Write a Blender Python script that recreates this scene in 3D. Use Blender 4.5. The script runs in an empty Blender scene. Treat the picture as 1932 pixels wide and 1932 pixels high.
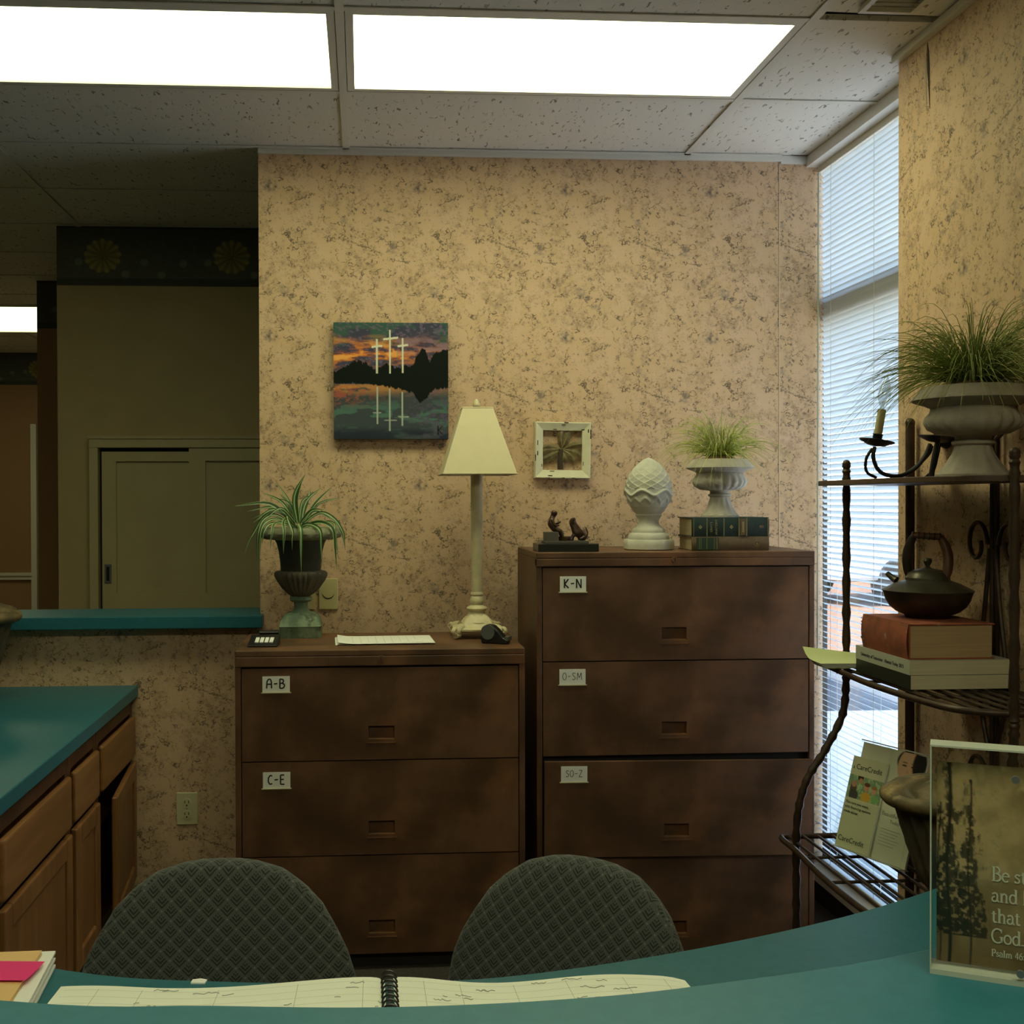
import bpy, bmesh, math, random
import numpy as np
from mathutils import Vector, Matrix, Euler, noise as mnoise

random.seed(7)
scene = bpy.context.scene
col = scene.collection
PI = math.pi

# ------------------------------------------------------------------ camera
FPX, PPX, PPY, CAMZ = 2200.0, 830.0, 966.0, 1.48      # focal length and optical axis in pixels of the 1932 frame
YAW, PITCH, ROLL = math.atan(145 / FPX), math.atan(24 / FPX), 0.003
_F = Vector((math.sin(YAW) * math.cos(PITCH), math.cos(YAW) * math.cos(PITCH), -math.sin(PITCH)))
_R0 = Vector((math.cos(YAW), -math.sin(YAW), 0))
_U0 = _R0.cross(_F)
_R = _R0 * math.cos(ROLL) - _U0 * math.sin(ROLL)
_U = _U0 * math.cos(ROLL) + _R0 * math.sin(ROLL)
cam_data = bpy.data.cameras.new('camera')
cam = bpy.data.objects.new('camera', cam_data)
col.objects.link(cam)
cam_data.sensor_width = 36.0
cam_data.lens = FPX * 36.0 / 1932.0
cam_data.shift_x = (966 - PPX) / 1932.0
cam_data.shift_y = 0.0
cam_data.clip_start = 0.05
cam.matrix_world = Matrix(((_R.x, _U.x, -_F.x, 0), (_R.y, _U.y, -_F.y, 0), (_R.z, _U.z, -_F.z, CAMZ), (0, 0, 0, 1)))
scene.camera = cam
CAM = Vector((0, 0, CAMZ))

# ------------------------------------------------------------------ light and exposure
PANEL_POWER = 13.0                     # radiance of the fluorescent diffusers
PANEL_COLOR = (0.97, 1.0, 0.56)
LEFT_POWER = 7.5                       # left panel dimmed to keep the partition darker
HALL_POWER = 5.0
HALL_NEAR_POWER = 3.2                  # hallway panel left of the frame
FILL_POWER = 15.0                      # unseen panels added to brighten desk, chairs and sign
FILL_COLOR = (0.97, 1.0, 0.62)
SKY_STRENGTH = 2.2
SUN_STRENGTH = 36.0
vs = scene.view_settings
vs.view_transform = 'Standard'
vs.look = 'None'
vs.gamma = 1.0
vs.use_curve_mapping = False
vs.exposure = -0.88
scene.cycles.max_bounces = 8
scene.cycles.caustics_reflective = False
scene.cycles.caustics_refractive = False
world = bpy.data.worlds.new('sky')
scene.world = world
world.use_nodes = True
wn = world.node_tree
sky = wn.nodes.new('ShaderNodeTexSky')
sky.sky_type = 'NISHITA'
sky.sun_disc = False
sky.sun_elevation = math.radians(52)
sky.sun_rotation = math.radians(200)
wn.links.new(sky.outputs[0], wn.nodes['Background'].inputs[0])
wn.nodes['Background'].inputs[1].default_value = SKY_STRENGTH
sun_d = bpy.data.lights.new('sun', 'SUN')
sun_d.energy = SUN_STRENGTH
sun_d.angle = 0.01
sun_d.color = (1, 0.96, 0.9)
sun = bpy.data.objects.new('sun', sun_d)
col.objects.link(sun)
sun.rotation_euler = Vector((0.55, 0.35, -0.95)).to_track_quat('-Z', 'Y').to_euler()

# ------------------------------------------------------------------ helpers
def ray(px, py):
    return _F + _R * ((px - PPX) / FPX) - _U * ((py - PPY) / FPX)
def onY(px, py, Y):
    d = ray(px, py); return CAM + d * (Y / d.y)
def onX(px, py, X):
    d = ray(px, py); return CAM + d * (X / d.x)
def onZ(px, py, Z):
    d = ray(px, py); return CAM + d * ((Z - CAMZ) / d.z)

def tag(o, label=None, cat=None, group=None, kind=None):
    if label: o['label'] = label
    if cat: o['category'] = cat
    if group: o['group'] = group
    if kind: o['kind'] = kind
    return o

def thing(name, label, cat, loc=(0, 0, 0), rotz=0, group=None, kind=None):
    o = bpy.data.objects.new(name, None)
    o.empty_display_size = 0.05
    col.objects.link(o)
    o.location = loc
    o.rotation_euler = (0, 0, rotz)
    return tag(o, label, cat, group, kind)

def copy_tree(o, parent=None):
    c = o.copy(); col.objects.link(c); c.parent = parent
    for ch in [x for x in bpy.data.objects if x.parent is o]:
        copy_tree(ch, c)
    return c

def smooth01(t):
    t = np.clip(t, 0, 1); return t * t * (3 - 2 * t)

def catmull(pts, n=8, closed=False):
    P = [Vector(p) for p in pts]
    out = []
    m = len(P)
    rng = range(m) if closed else range(m - 1)
    for i in rng:
        if closed:
            p0, p1, p2, p3 = P[(i - 1) % m], P[i], P[(i + 1) % m], P[(i + 2) % m]
        else:
            p1, p2 = P[i], P[i + 1]
            p0 = P[i - 1] if i > 0 else p1 * 2 - p2
            p3 = P[i + 2] if i + 2 < m else p2 * 2 - p1
        for k in range(n):
            t = k / n
            out.append(0.5 * ((2 * p1) + (p2 - p0) * t + (2 * p0 - 5 * p1 + 4 * p2 - p3) * t * t + (3 * p1 - p0 - 3 * p2 + p3) * t ** 3))
    if not closed: out.append(P[-1])
    return out

class MB:
    def __init__(s):
        s.v = []; s.f = []; s.c = []; s.m = []
        s.cur = None; s.mi = 0
    def _add(s, vs_, fs_):
        b = len(s.v)
        s.v += [tuple(p) for p in vs_]
        if s.cur is not None or s.c:
            while len(s.c) < b: s.c.append((1, 1, 1))
            s.c += [s.cur or (1, 1, 1)] * len(vs_)
        s.f += [tuple(i + b for i in f) for f in fs_]
        s.m += [s.mi] * len(fs_)
        return s
    def box(s, x0, x1, y0, y1, z0, z1):
        return s._add([(x0, y0, z0), (x1, y0, z0), (x1, y1, z0), (x0, y1, z0), (x0, y0, z1), (x1, y0, z1), (x1, y1, z1), (x0, y1, z1)],
                      [(0, 3, 2, 1), (4, 5, 6, 7), (0, 1, 5, 4), (1, 2, 6, 5), (2, 3, 7, 6), (3, 0, 4, 7)])
    def obox(s, c, size, rot=None):
        hx, hy, hz = size[0] / 2, size[1] / 2, size[2] / 2
        P = [Vector((a * hx, b * hy, d * hz)) for d in (-1, 1) for a, b in ((-1, -1), (1, -1), (1, 1), (-1, 1))]
        if rot is not None: P = [rot @ p for p in P]
        c = Vector(c)
        return s._add([p + c for p in P], [(0, 3, 2, 1), (4, 5, 6, 7), (0, 1, 5, 4), (1, 2, 6, 5), (2, 3, 7, 6), (3, 0, 4, 7)])
    def prism(s, poly, z0, z1, axis='z'):
        n = len(poly)
        area = sum(poly[i][0] * poly[(i + 1) % n][1] - poly[(i + 1) % n][0] * poly[i][1] for i in range(n))
        if area < 0: poly = poly[::-1]
        def mk(a, b, h):
            return {'z': (a, b, h), 'y': (a, -h, b), 'x': (h, a, b)}[axis]
        V_ = [mk(a, b, z0) for a, b in poly] + [mk(a, b, z1) for a, b in poly]
        F_ = [tuple(range(n - 1, -1, -1)), tuple(range(n, 2 * n))] + [(i, (i + 1) % n, n + (i + 1) % n, n + i) for i in range(n)]
        return s._add(V_, F_)
    def lathe(s, prof, n=32, c=(0, 0, 0), fn=None, cap=True, sq=0.0):
        V_ = []; F_ = []
        for j, (r, z) in enumerate(prof):
            for i in range(n):
                t = 2 * PI * i / n
                rr = r * (fn(t, z, j) if fn else 1)
                V_.append((c[0] + rr * math.cos(t), c[1] + rr * math.sin(t), c[2] + z))
        for j in range(len(prof) - 1):
            for i in range(n):
                F_.append((j * n + i, j * n + (i + 1) % n, (j + 1) * n + (i + 1) % n, (j + 1) * n + i))
        if cap:
            F_.append(tuple(range(n - 1, -1, -1)))
            k = (len(prof) - 1) * n
            F_.append(tuple(range(k, k + n)))
        return s._add(V_, F_)
    def tube(s, pts, r, n=8, closed=False, cap=True):
        P = [Vector(p) for p in pts]; m = len(P)
        rs = r if isinstance(r, (list, tuple)) else [r] * m
        V_ = []; F_ = []
        up = None
        for i in range(m):
            a = P[(i - 1) % m] if (closed or i > 0) else P[i]
            b = P[(i + 1) % m] if (closed or i < m - 1) else P[i]
            t = (b - a)
            if t.length < 1e-9: t = Vector((0, 0, 1))
            t.normalize()
            if up is None:
                up = Vector((0, 0, 1)) if abs(t.z) < 0.9 else Vector((1, 0, 0))
            x = t.cross(up)
            if x.length < 1e-6: x = t.orthogonal()
            x.normalize(); up = x.cross(t).normalized()
            for k in range(n):
                q = 2 * PI * k / n
                V_.append(P[i] + (x * math.cos(q) + up * math.sin(q)) * rs[i])
        for i in range(m if closed else m - 1):
            j = (i + 1) % m
            for k in range(n):
                F_.append((i * n + k, i * n + (k + 1) % n, j * n + (k + 1) % n, j * n + k))
        if cap and not closed:
            F_.append(tuple(range(n - 1, -1, -1)))
            F_.append(tuple(range((m - 1) * n, m * n)))
        return s._add(V_, F_)
    def grid(s, nu, nv, fn, cfn=None):
        V_ = []; F_ = []; b = len(s.v)
        cs = []
        for j in range(nv + 1):
            for i in range(nu + 1):
                V_.append(fn(i / nu, j / nv))
                if cfn: cs.append(cfn(i / nu, j / nv))
        for j in range(nv):
            for i in range(nu):
                a = j * (nu + 1) + i
                F_.append((a, a + 1, a + nu + 2, a + nu + 1))
        s._add(V_, F_)
        if cfn:
            while len(s.c) < b: s.c.append((1, 1, 1))
            s.c = s.c[:b] + cs
        return s
    def ball(s, c, r, n=16, m=10, scale=(1, 1, 1), rot=None):
        V_ = []; F_ = []
        c = Vector(c)
        for j in range(m + 1):
            ph = -PI / 2 + PI * j / m
            for i in range(n):
                t = 2 * PI * i / n
                p = Vector((math.cos(ph) * math.cos(t) * scale[0], math.cos(ph) * math.sin(t) * scale[1], math.sin(ph) * scale[2])) * r
                if rot is not None: p = rot @ p
                V_.append(c + p)
        for j in range(m):
            for i in range(n):
                F_.append((j * n + i, j * n + (i + 1) % n, (j + 1) * n + (i + 1) % n, (j + 1) * n + i))
        return s._add(V_, F_)
    def xform(s, M_):
        s.v = [tuple(M_ @ Vector(p)) for p in s.v]; return s
    def mesh(s, name, uv=True):
        me = bpy.data.meshes.new(name)
        me.from_pydata(s.v, [], s.f)
        me.update()
        if uv:                                      # box projection in metres
            L = me.uv_layers.new(name='UVMap')
            nl = len(me.loops)
            co = np.empty(len(me.vertices) * 3); me.vertices.foreach_get('co', co); co = co.reshape(-1, 3)
            vi = np.empty(nl, dtype=np.int32); me.loops.foreach_get('vertex_index', vi)
            out = np.empty((nl, 2))
            for p in me.polygons:
                n = p.normal; a = max(range(3), key=lambda k: abs(n[k]))
                idx = vi[p.loop_start:p.loop_start + p.loop_total]
                A, B = {0: (1, 2), 1: (0, 2), 2: (0, 1)}[a]
                out[p.loop_start:p.loop_start + p.loop_total, 0] = co[idx, A]
                out[p.loop_start:p.loop_start + p.loop_total, 1] = co[idx, B]
            L.data.foreach_set('uv', out.ravel())
        if s.c:
            at = me.color_attributes.new('Col', 'FLOAT_COLOR', 'POINT')
            arr = np.ones((len(s.v), 4)); 
            cc = list(s.c) + [(1, 1, 1)] * (len(s.v) - len(s.c))
            arr[:, :3] = np.array(cc)
            at.data.foreach_set('color', arr.ravel())
        return me
    def build(s, name, mat, parent=None, smooth=False, bevel=0, seg=2, uv=True, loc=None, rot=None, angle=30):
        me = s.mesh(name, uv)
        for m_ in (mat if isinstance(mat, (list, tuple)) else [mat]):
            me.materials.append(m_)
        if any(s.m):
            me.polygons.foreach_set('material_index', s.m)
        o = bpy.data.objects.new(name, me)
        col.objects.link(o)
        if smooth:
            me.polygons.foreach_set('use_smooth', [True] * len(me.polygons))
            if smooth != 'all':
                bm = bmesh.new(); bm.from_mesh(me)
                lim = math.radians(angle + 15)
                for e in bm.edges:
                    if len(e.link_faces) == 2 and e.calc_face_angle(0) > lim: e.smooth = False
                bm.to_mesh(me); bm.free()
        if bevel:
            b = o.modifiers.new('bevel', 'BEVEL'); b.width = bevel; b.segments = seg; b.limit_method = 'ANGLE'; b.angle_limit = math.radians(angle)
            if smooth is False:
                me.polygons.foreach_set('use_smooth', [False] * len(me.polygons))
        if parent is not None: o.parent = parent
        if loc is not None: o.location = loc
        if rot is not None: o.rotation_euler = rot
        return o

def lin(c):
    if isinstance(c, str):
        c = c.lstrip('#'); c = [int(c[i:i + 2], 16) / 255 for i in (0, 2, 4)]
        return tuple(x / 12.92 if x <= .04045 else ((x + .055) / 1.055) ** 2.4 for x in c)
    return tuple(c)

class N:
    """small wrapper for node trees"""
    def __init__(s, name):
        s.mat = bpy.data.materials.new(name); s.mat.use_nodes = True
        s.t = s.mat.node_tree; s.b = s.t.nodes['Principled BSDF']
    def n(s, typ, ins=None, **kw):
        nd = s.t.nodes.new(typ)
        for k, v in kw.items(): setattr(nd, k, v)
        for k, v in (ins or {}).items():
            sock = nd.inputs[k]
            if isinstance(v, bpy.types.NodeSocket): s.t.links.new(v, sock)
            else:
                if hasattr(sock.default_value, '__len__') and len(sock.default_value) == 4 and len(v) == 3: v = (*v, 1)
                sock.default_value = v
        return nd
    def math(s, op, a, b=0.0, c=0.0, clamp=False):
        return s.n('ShaderNodeMath', {0: a, 1: b, 2: c}, operation=op, use_clamp=clamp).outputs[0]
    def noise(s, vec=None, scale=5, detail=3, rough=.5, dist=0, dims='3D', w=None):
        ins = {'Scale': scale, 'Detail': detail, 'Roughness': rough, 'Distortion': dist}
        nd = s.t.nodes.new('ShaderNodeTexNoise'); nd.noise_dimensions = dims
        for k, v in ins.items(): nd.inputs[k].default_value = v
        if vec is not None: s.t.links.new(vec, nd.inputs['Vector'])
        if w is not None: s.t.links.new(w, nd.inputs['W'])
        return nd.outputs['Fac']
    def ramp(s, v, lo, hi, a=0.0, b=1.0):
        return s.n('ShaderNodeMapRange', {0: v, 1: lo, 2: hi, 3: a, 4: b}, interpolation_type='SMOOTHSTEP').outputs[0]
    def mix(s, f, a, b):
        nd = s.t.nodes.new('ShaderNodeMix'); nd.data_type = 'RGBA'
        for k, v in ((0, f), (6, a), (7, b)):
            if isinstance(v, bpy.types.NodeSocket): s.t.links.new(v, nd.inputs[k])
            else: nd.inputs[k].default_value = (*v, 1) if hasattr(v, '__len__') else v
        return nd.outputs[2]
    def coord(s, kind='Object'):
        return s.n('ShaderNodeTexCoord').outputs[kind]
    def map(s, vec, scale=(1, 1, 1), loc=(0, 0, 0), rot=(0, 0, 0)):
        return s.n('ShaderNodeMapping', {'Vector': vec, 'Scale': scale, 'Location': loc, 'Rotation': rot}).outputs[0]
    def set(s, **kw):
        for k, v in kw.items():
            k = {'color': 'Base Color', 'rough': 'Roughness', 'metal': 'Metallic', 'spec': 'Specular IOR Level', 'normal': 'Normal',
                 'emit': 'Emission Color', 'estr': 'Emission Strength', 'trans': 'Transmission Weight', 'alpha': 'Alpha', 'sheen': 'Sheen Weight', 'coat': 'Coat Weight'}[k]
            if isinstance(v, bpy.types.NodeSocket): s.t.links.new(v, s.b.inputs[k])
            else: s.b.inputs[k].default_value = (*v, 1) if (hasattr(v, '__len__') and len(v) == 3 and k in ('Base Color', 'Emission Color')) else v
        return s
    def bump(s, h, strength=.3, dist=.01):
        return s.n('ShaderNodeBump', {'Height': h, 'Strength': strength, 'Distance': dist}).outputs[0]

def mat(name, c1, c2=None, scale=8, detail=4, rough=.5, metal=0, spec=.5, lo=.35, hi=.65, bump=0, bscale=None, stretch=(1, 1, 1), c3=None, s3=None, lo3=.55, hi3=.7, bdist=.004):
    n = N(name)
    c1 = lin(c1)
    vec = None
    if c2 is not None or bump or c3 is not None:
        vec = n.map(n.coord('Object'), scale=stretch)
    colr = c1
    if c2 is not None:
        colr = n.mix(n.ramp(n.noise(vec, scale, detail, .55), lo, hi), c1, lin(c2))
    if c3 is not None:
        colr = n.mix(n.ramp(n.noise(n.map(vec, loc=(3.1, 1.7, 9.2)), s3 or scale * .6, detail, .6), lo3, hi3), colr, lin(c3))
    n.set(color=colr, rough=rough, metal=metal, spec=spec)
    if bump:
        n.set(normal=n.bump(n.noise(vec, bscale or scale * 6, 4, .6), bump, bdist))
    return n.mat

def vcol_mat(name, rough=.6, spec=.3, grain=0.0, gscale=400):
    n = N(name)
    a = n.n('ShaderNodeVertexColor', layer_name='Col').outputs[0]
    if grain:
        a = n.mix(n.ramp(n.noise(n.coord('Object'), gscale, 2), .3, .7, 0, grain), a, (0, 0, 0))
    n.set(color=a, rough=rough, spec=spec)
    return n.mat
# ------------------------------------------------------------------ materials
def wallpaper():
    n = N('marbled wallpaper')
    uv = n.n('ShaderNodeSeparateXYZ', {0: n.coord('UV')})
    per = .543
    k = 2 * PI / per
    r = per / (2 * PI)
    a = n.math('MULTIPLY', uv.outputs[0], k); b = n.math('MULTIPLY', uv.outputs[1], k)
    def sc(op, x): return n.math('MULTIPLY', n.math(op, x), r)
    vec = n.n('ShaderNodeCombineXYZ', {0: sc('COSINE', a), 1: sc('SINE', a), 2: sc('COSINE', b)}).outputs[0]
    w = sc('SINE', b)
    def off(d): 
        return n.n('ShaderNodeVectorMath', {0: vec, 1: (d, d * .7, -d)}, operation='ADD').outputs[0]
    def nz(scale, detail, rough, d): return n.noise(off(d), scale, detail, rough, 0, '4D', w)
    clus = nz(13, 3, .62, 0.0)
    mott = nz(40, 3, .65, 3.1)
    fine = nz(62, 2, .62, 7.7)
    speck = nz(125, 2, .5, 31.3)
    vein = nz(10, 4, .68, 12.3)
    blue = nz(12, 3, .62, 21.9)
    cm = n.ramp(clus, .44, .62)
    den = n.math('ADD', clus, n.math('MULTIPLY', mott, .6))
    ln = n.math('ABSOLUTE', n.math('SUBTRACT', fine, .5))
    line = n.math('MULTIPLY', n.math('MULTIPLY', n.ramp(ln, .006, .034, 1, 0), n.ramp(speck, .44, .56)), n.ramp(den, .70, .86))
    dots = n.math('MULTIPLY', n.ramp(speck, .62, .69), n.ramp(den, .66, .82))
    def ridge(lv, mask):
        v_ = n.math('ABSOLUTE', n.math('SUBTRACT', vein, lv))
        return n.math('MULTIPLY', n.math('MULTIPLY', n.ramp(v_, .003, .014, 1, 0), mask), n.ramp(fine, .34, .5))
    vline = n.math('MAXIMUM', ridge(.53, n.ramp(blue, .44, .54)), ridge(.43, n.ramp(mott, .46, .58)))
    c = n.mix(n.ramp(blue, .35, .62), lin((.64, .44, .295)), lin((.60, .405, .245)))
    c = n.mix(n.math('MULTIPLY', n.math('MULTIPLY', cm, n.ramp(mott, .36, .62)), .50), c, lin((.34, .22, .145)))
    c = n.mix(n.math('MULTIPLY', n.math('MULTIPLY', n.ramp(blue, .56, .68), n.ramp(mott, .42, .62)), .62), c, lin((.18, .165, .17)))
    # accents of the printed repeat: two blue grey stars and a few long veins
    wu = n.math('ADD', uv.outputs[0], n.math('MULTIPLY', n.math('SUBTRACT', fine, .5), .05))
    wv_ = n.math('ADD', uv.outputs[1], n.math('MULTIPLY', n.math('SUBTRACT', speck, .5), .04))
    def rel(px, py):
        p = onY(px, py, 4.27)
        f = lambda x, c0: n.math('SUBTRACT', n.math('MULTIPLY', n.math('FRACT', n.math('ADD', n.math('DIVIDE', n.math('SUBTRACT', x, c0), per), 100.5)), per), per / 2)
        return f(wu, p.x), f(wv_, p.z)
    def star(px, py, r_, ax, ay):
        a_, b_ = rel(px, py)
        d = n.math('SQRT', n.math('ADD', n.math('MULTIPLY', n.math('MULTIPLY', a_, a_), ax), n.math('MULTIPLY', n.math('MULTIPLY', b_, b_), ay)))
        return n.math('MULTIPLY', n.ramp(d, r_ * .1, r_, 1, 0), n.ramp(mott, .30, .55))
    def streak(px, py, qx, qy):
        p, q = onY(px, py, 4.27), onY(qx, qy, 4.27)
        a_, b_ = rel((px + qx) / 2, (py + qy) / 2)
        L_ = math.hypot(q.x - p.x, q.z - p.z); cx, sx = (q.x - p.x) / L_, (q.z - p.z) / L_
        along = n.math('ADD', n.math('MULTIPLY', a_, cx), n.math('MULTIPLY', b_, sx))
        across = n.math('ABSOLUTE', n.math('SUBTRACT', n.math('MULTIPLY', b_, cx), n.math('MULTIPLY', a_, sx)))
        m_ = n.math('MULTIPLY', n.ramp(n.math('ABSOLUTE', along), L_ * .42, L_ * .56, 1, 0), n.ramp(across, .0008, .0042, 1, 0))
        return n.math('MULTIPLY', m_, n.ramp(mott, .34, .46))
    st_ = n.math('MAXIMUM', star(790, 356, .034, 1, 1), star(740, 470, .030, 2.2, .6))
    c = n.mix(n.math('MULTIPLY', st_, .8), c, lin((.13, .115, .13)))
    vs_ = None
    for q in ((890, 448, 935, 458), (935, 458, 1000, 482), (540, 432, 554, 474), (545, 384, 592, 366), (730, 490, 790, 496), (793, 372, 790, 412), (568, 536, 598, 556)):
        k_ = streak(*q); vs_ = k_ if vs_ is None else n.math('MAXIMUM', vs_, k_)
    c = n.mix(n.math('MULTIPLY', vs_, .8), c, lin((.12, .085, .06)))
    c = n.mix(n.math('MULTIPLY', line, .62), c, lin((.15, .10, .065)))
    c = n.mix(n.math('MULTIPLY', dots, .42), c, lin((.15, .10, .065)))
    c = n.mix(n.math('MULTIPLY', vline, .85), c, lin((.10, .07, .055)))
    n.set(color=c, rough=.62, spec=.3)
    n.set(normal=n.bump(mott, .06, .002))
    return n.mat
M_WALL = wallpaper()
M_SEAM = mat('wallpaper edge', (.62, .48, .36), rough=.7)
M_TEAR = mat('torn paper gap', (.035, .025, .018), rough=.9)

def tile_mat():
    n = N('fissured ceiling tile')
    v = n.coord('Object')
    h = n.noise(n.map(v, scale=(70, 26, 40)), 1, 2, .5, .6)
    d = n.noise(v, 9, 3, .5)
    m = n.math('MULTIPLY', n.ramp(h, .625, .675), n.ramp(d, .30, .6))
    c = n.mix(n.noise(v, 2.5, 3), lin((.74, .71, .655)), lin((.80, .775, .725)))
    c = n.mix(n.math('MULTIPLY', m, .8), c, lin((.15, .135, .11)))
    n.set(color=c, rough=.9, spec=.1, normal=n.bump(n.math('SUBTRACT', 1.0, m), .5, .004))
    return n.mat
M_TILE = tile_mat()
M_TEE = mat('painted steel tee', (.72, .70, .64), rough=.5)
M_PLENUM = mat('dark plenum', (.03, .028, .022), rough=.95)
M_HALLW = mat('tan painted wall', (.42, .33, .17), (.38, .30, .155), scale=3, rough=.7)
M_HALLR = mat('brown painted wall', (.34, .19, .095), rough=.7)
M_BEIGE = mat('plain tan wall', (.30, .24, .16), rough=.8)
M_DOORC = mat('cream door paint', (.46, .40, .22), (.43, .37, .2), scale=4, rough=.5)
M_TRIMW = mat('white trim paint', (.66, .63, .54), rough=.45)
M_CARPET = mat('dark carpet', (.035, .028, .022), (.05, .04, .03), scale=90, rough=.97, bump=.5, bscale=300)
M_TEAL = mat('teal laminate', (.022, .130, .170), (.027, .142, .184), scale=60, rough=.38, spec=.22)
def cab_mat():
    n = N('mottled bronze paint')
    v = n.coord('Object')
    a = n.noise(v, 4.5, 5, .55); b = n.noise(n.map(v, loc=(5, 2, 1)), 3.2, 4, .55); d = n.noise(n.map(v, loc=(1, 8, 3)), 30, 3, .6)
    c = n.mix(n.ramp(a, .36, .64), lin((.078, .038, .019)), lin((.165, .078, .040)))
    c = n.mix(n.math('MULTIPLY', n.ramp(b, .55, .70), .55), c, lin((.28, .115, .045)))
    c = n.mix(n.math('MULTIPLY', n.ramp(d, .5, .7), .12), c, lin((.02, .012, .008)))
    n.set(color=c, rough=n.ramp(a, .3, .7, .38, .5), spec=.5, normal=n.bump(d, .05, .002))
    return n.mat
M_CAB = cab_mat()
M_CABDK = mat('dark bronze gap', (.012, .007, .005), rough=.8)
M_OAK = mat('honey oak', (.28, .128, .042), (.19, .08, .024), scale=3.5, detail=6, rough=.42, stretch=(6, 6, .6), bump=.08, bscale=30, lo=.3, hi=.7)
M_OAKH = mat('honey oak along', (.30, .138, .045), (.20, .086, .026), scale=3.5, detail=6, rough=.42, stretch=(6, .6, 6), bump=.08, bscale=30, lo=.3, hi=.7)
M_OAKD = mat('dark oak frame', (.095, .038, .012), (.065, .024, .008), scale=3.5, rough=.5, stretch=(6, 6, .6))
M_DARK = mat('dark interior', (.012, .009, .007), rough=.9)
M_PAPER = mat('white paper', (.83, .83, .79), rough=.85)
M_PAPERG = mat('green tinted ledger paper', (.89, .90, .79), (.87, .885, .77), scale=6, rough=.85)
M_INK = mat('black ink', (.012, .012, .014), rough=.7)
M_PENCIL = mat('pencil grey', (.36, .39, .33), rough=.8)
M_IVORY = mat('ivory plastic', (.55, .48, .24), rough=.4)
M_CREAMP = mat('cream outlet plastic', (.60, .55, .34), rough=.4)
M_BLACK = mat('black plastic', (.012, .012, .013), rough=.35)
M_STONE = mat('pale cast stone', (.50, .46, .39), (.40, .36, .29), scale=14, rough=.9, bump=.35, bscale=120)
M_STONED = mat('grey cast stone', (.40, .35, .29), (.32, .275, .225), scale=12, rough=.9, bump=.35, bscale=110)
M_FINIAL = mat('whitewashed stone', (.60, .58, .50), (.50, .49, .42), scale=18, rough=.9, bump=.25, bscale=140)
M_LAMP = mat('crackled cream lamp', (.64, .55, .35), (.52, .46, .29), scale=22, rough=.5, bump=.12, bscale=200)
M_SHADE = mat('cream paper shade', (.66, .58, .38), (.64, .565, .37), scale=20, rough=.85)
M_VERD = mat('verdigris patina', (.085, .13, .085), (.20, .27, .18), scale=16, rough=.75, lo=.4, hi=.62, bump=.3, bscale=70, c3=(.06, .055, .035), s3=24)
M_VRIM = mat('mossy rim patina', (.16, .17, .10), (.24, .24, .15), scale=26, rough=.8, bump=.3, bscale=80)
M_VDK = mat('dark bronze urn', (.020, .022, .017), (.032, .030, .022), scale=14, rough=.6, bump=.2, bscale=60)
M_VBOWL = mat('brown bronze bowl', (.060, .050, .033), (.09, .075, .048), scale=20, rough=.6, bump=.25, bscale=60)
M_SOIL = mat('brown moss', (.10, .055, .025), (.19, .11, .05), scale=40, rough=.95, bump=.8, bscale=80)
M_LEAF = vcol_mat('variegated leaf', rough=.42, spec=.4)
M_GRASS = vcol_mat('grass blade', rough=.5, spec=.3)
M_IRON = mat('brown wrought iron', (.040, .022, .014), (.062, .034, .02), scale=30, rough=.45, metal=.35, bump=.2, bscale=90)
M_BLKIRON = mat('black forged iron', (.014, .014, .016), rough=.5, metal=.4)
M_RACKWOOD = mat('brown shelf board', (.085, .042, .024), (.06, .03, .018), scale=10, rough=.45, stretch=(1, .2, 1))
M_BRONZE = mat('bronze figure', (.095, .05, .03), (.05, .028, .018), scale=60, rough=.35, metal=.55)
M_BASEBLK = mat('black marble base', (.015, .017, .016), rough=.3)
M_BASEGREY = mat('grey slate plinth', (.085, .075, .06), rough=.5)
M_GREENBK = mat('dark green cloth', (.012, .030, .026), (.016, .037, .03), scale=90, rough=.6)
M_GREENBK2 = mat('green leather label', (.025, .055, .032), rough=.5)
M_BROWNBK = mat('brown cloth', (.16, .105, .06), (.135, .09, .05), scale=60, rough=.75)
M_REDBK = mat('worn red cloth', (.33, .085, .04), (.21, .06, .03), scale=22, rough=.8, c3=(.40, .22, .13), s3=30, lo3=.62, hi3=.75)
M_GOLD = mat('dull gold stamp', (.36, .29, .13), rough=.45, metal=.3)
M_PAGES = mat('cream page block', (.42, .34, .19), (.37, .30, .165), scale=5, rough=.9, stretch=(1, 1, 60))
M_PAGESW = mat('white page block', (.60, .53, .38), (.54, .48, .34), scale=5, rough=.9, stretch=(1, 1, 70))
M_PAGEST = mat('tan page block', (.46, .31, .17), (.40, .27, .15), scale=5, rough=.9, stretch=(1, 1, 60))
M_TEAPOT = mat('dark copper teapot', (.045, .032, .026), (.065, .047, .035), scale=14, rough=.4, metal=.6, bump=.1, bscale=40)
M_TEALID = mat('tarnished lid', (.12, .11, .075), (.085, .075, .055), scale=14, rough=.38, metal=.6, bump=.1, bscale=40)
M_TEAWOOD = mat('reddish handle wood', (.16, .06, .028), (.09, .038, .02), scale=20, rough=.4)
M_LEAFURN = mat('gilded moss urn', (.20, .135, .055), (.085, .065, .03), scale=18, rough=.6, bump=.35, bscale=60, c3=(.36, .26, .11), s3=12)
M_URNDK = mat('dark twisted urn body', (.11, .08, .045), (.065, .05, .03), scale=18, rough=.6, bump=.3, bscale=60)
M_FRAMEW = mat('chipped white paint', (.68, .64, .46), (.63, .60, .43), scale=20, rough=.7, bump=.2, bscale=60)
M_CHIPSHADE = mat('dark wood chip and trunk shade', (.045, .028, .012), rough=.8)
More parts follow.
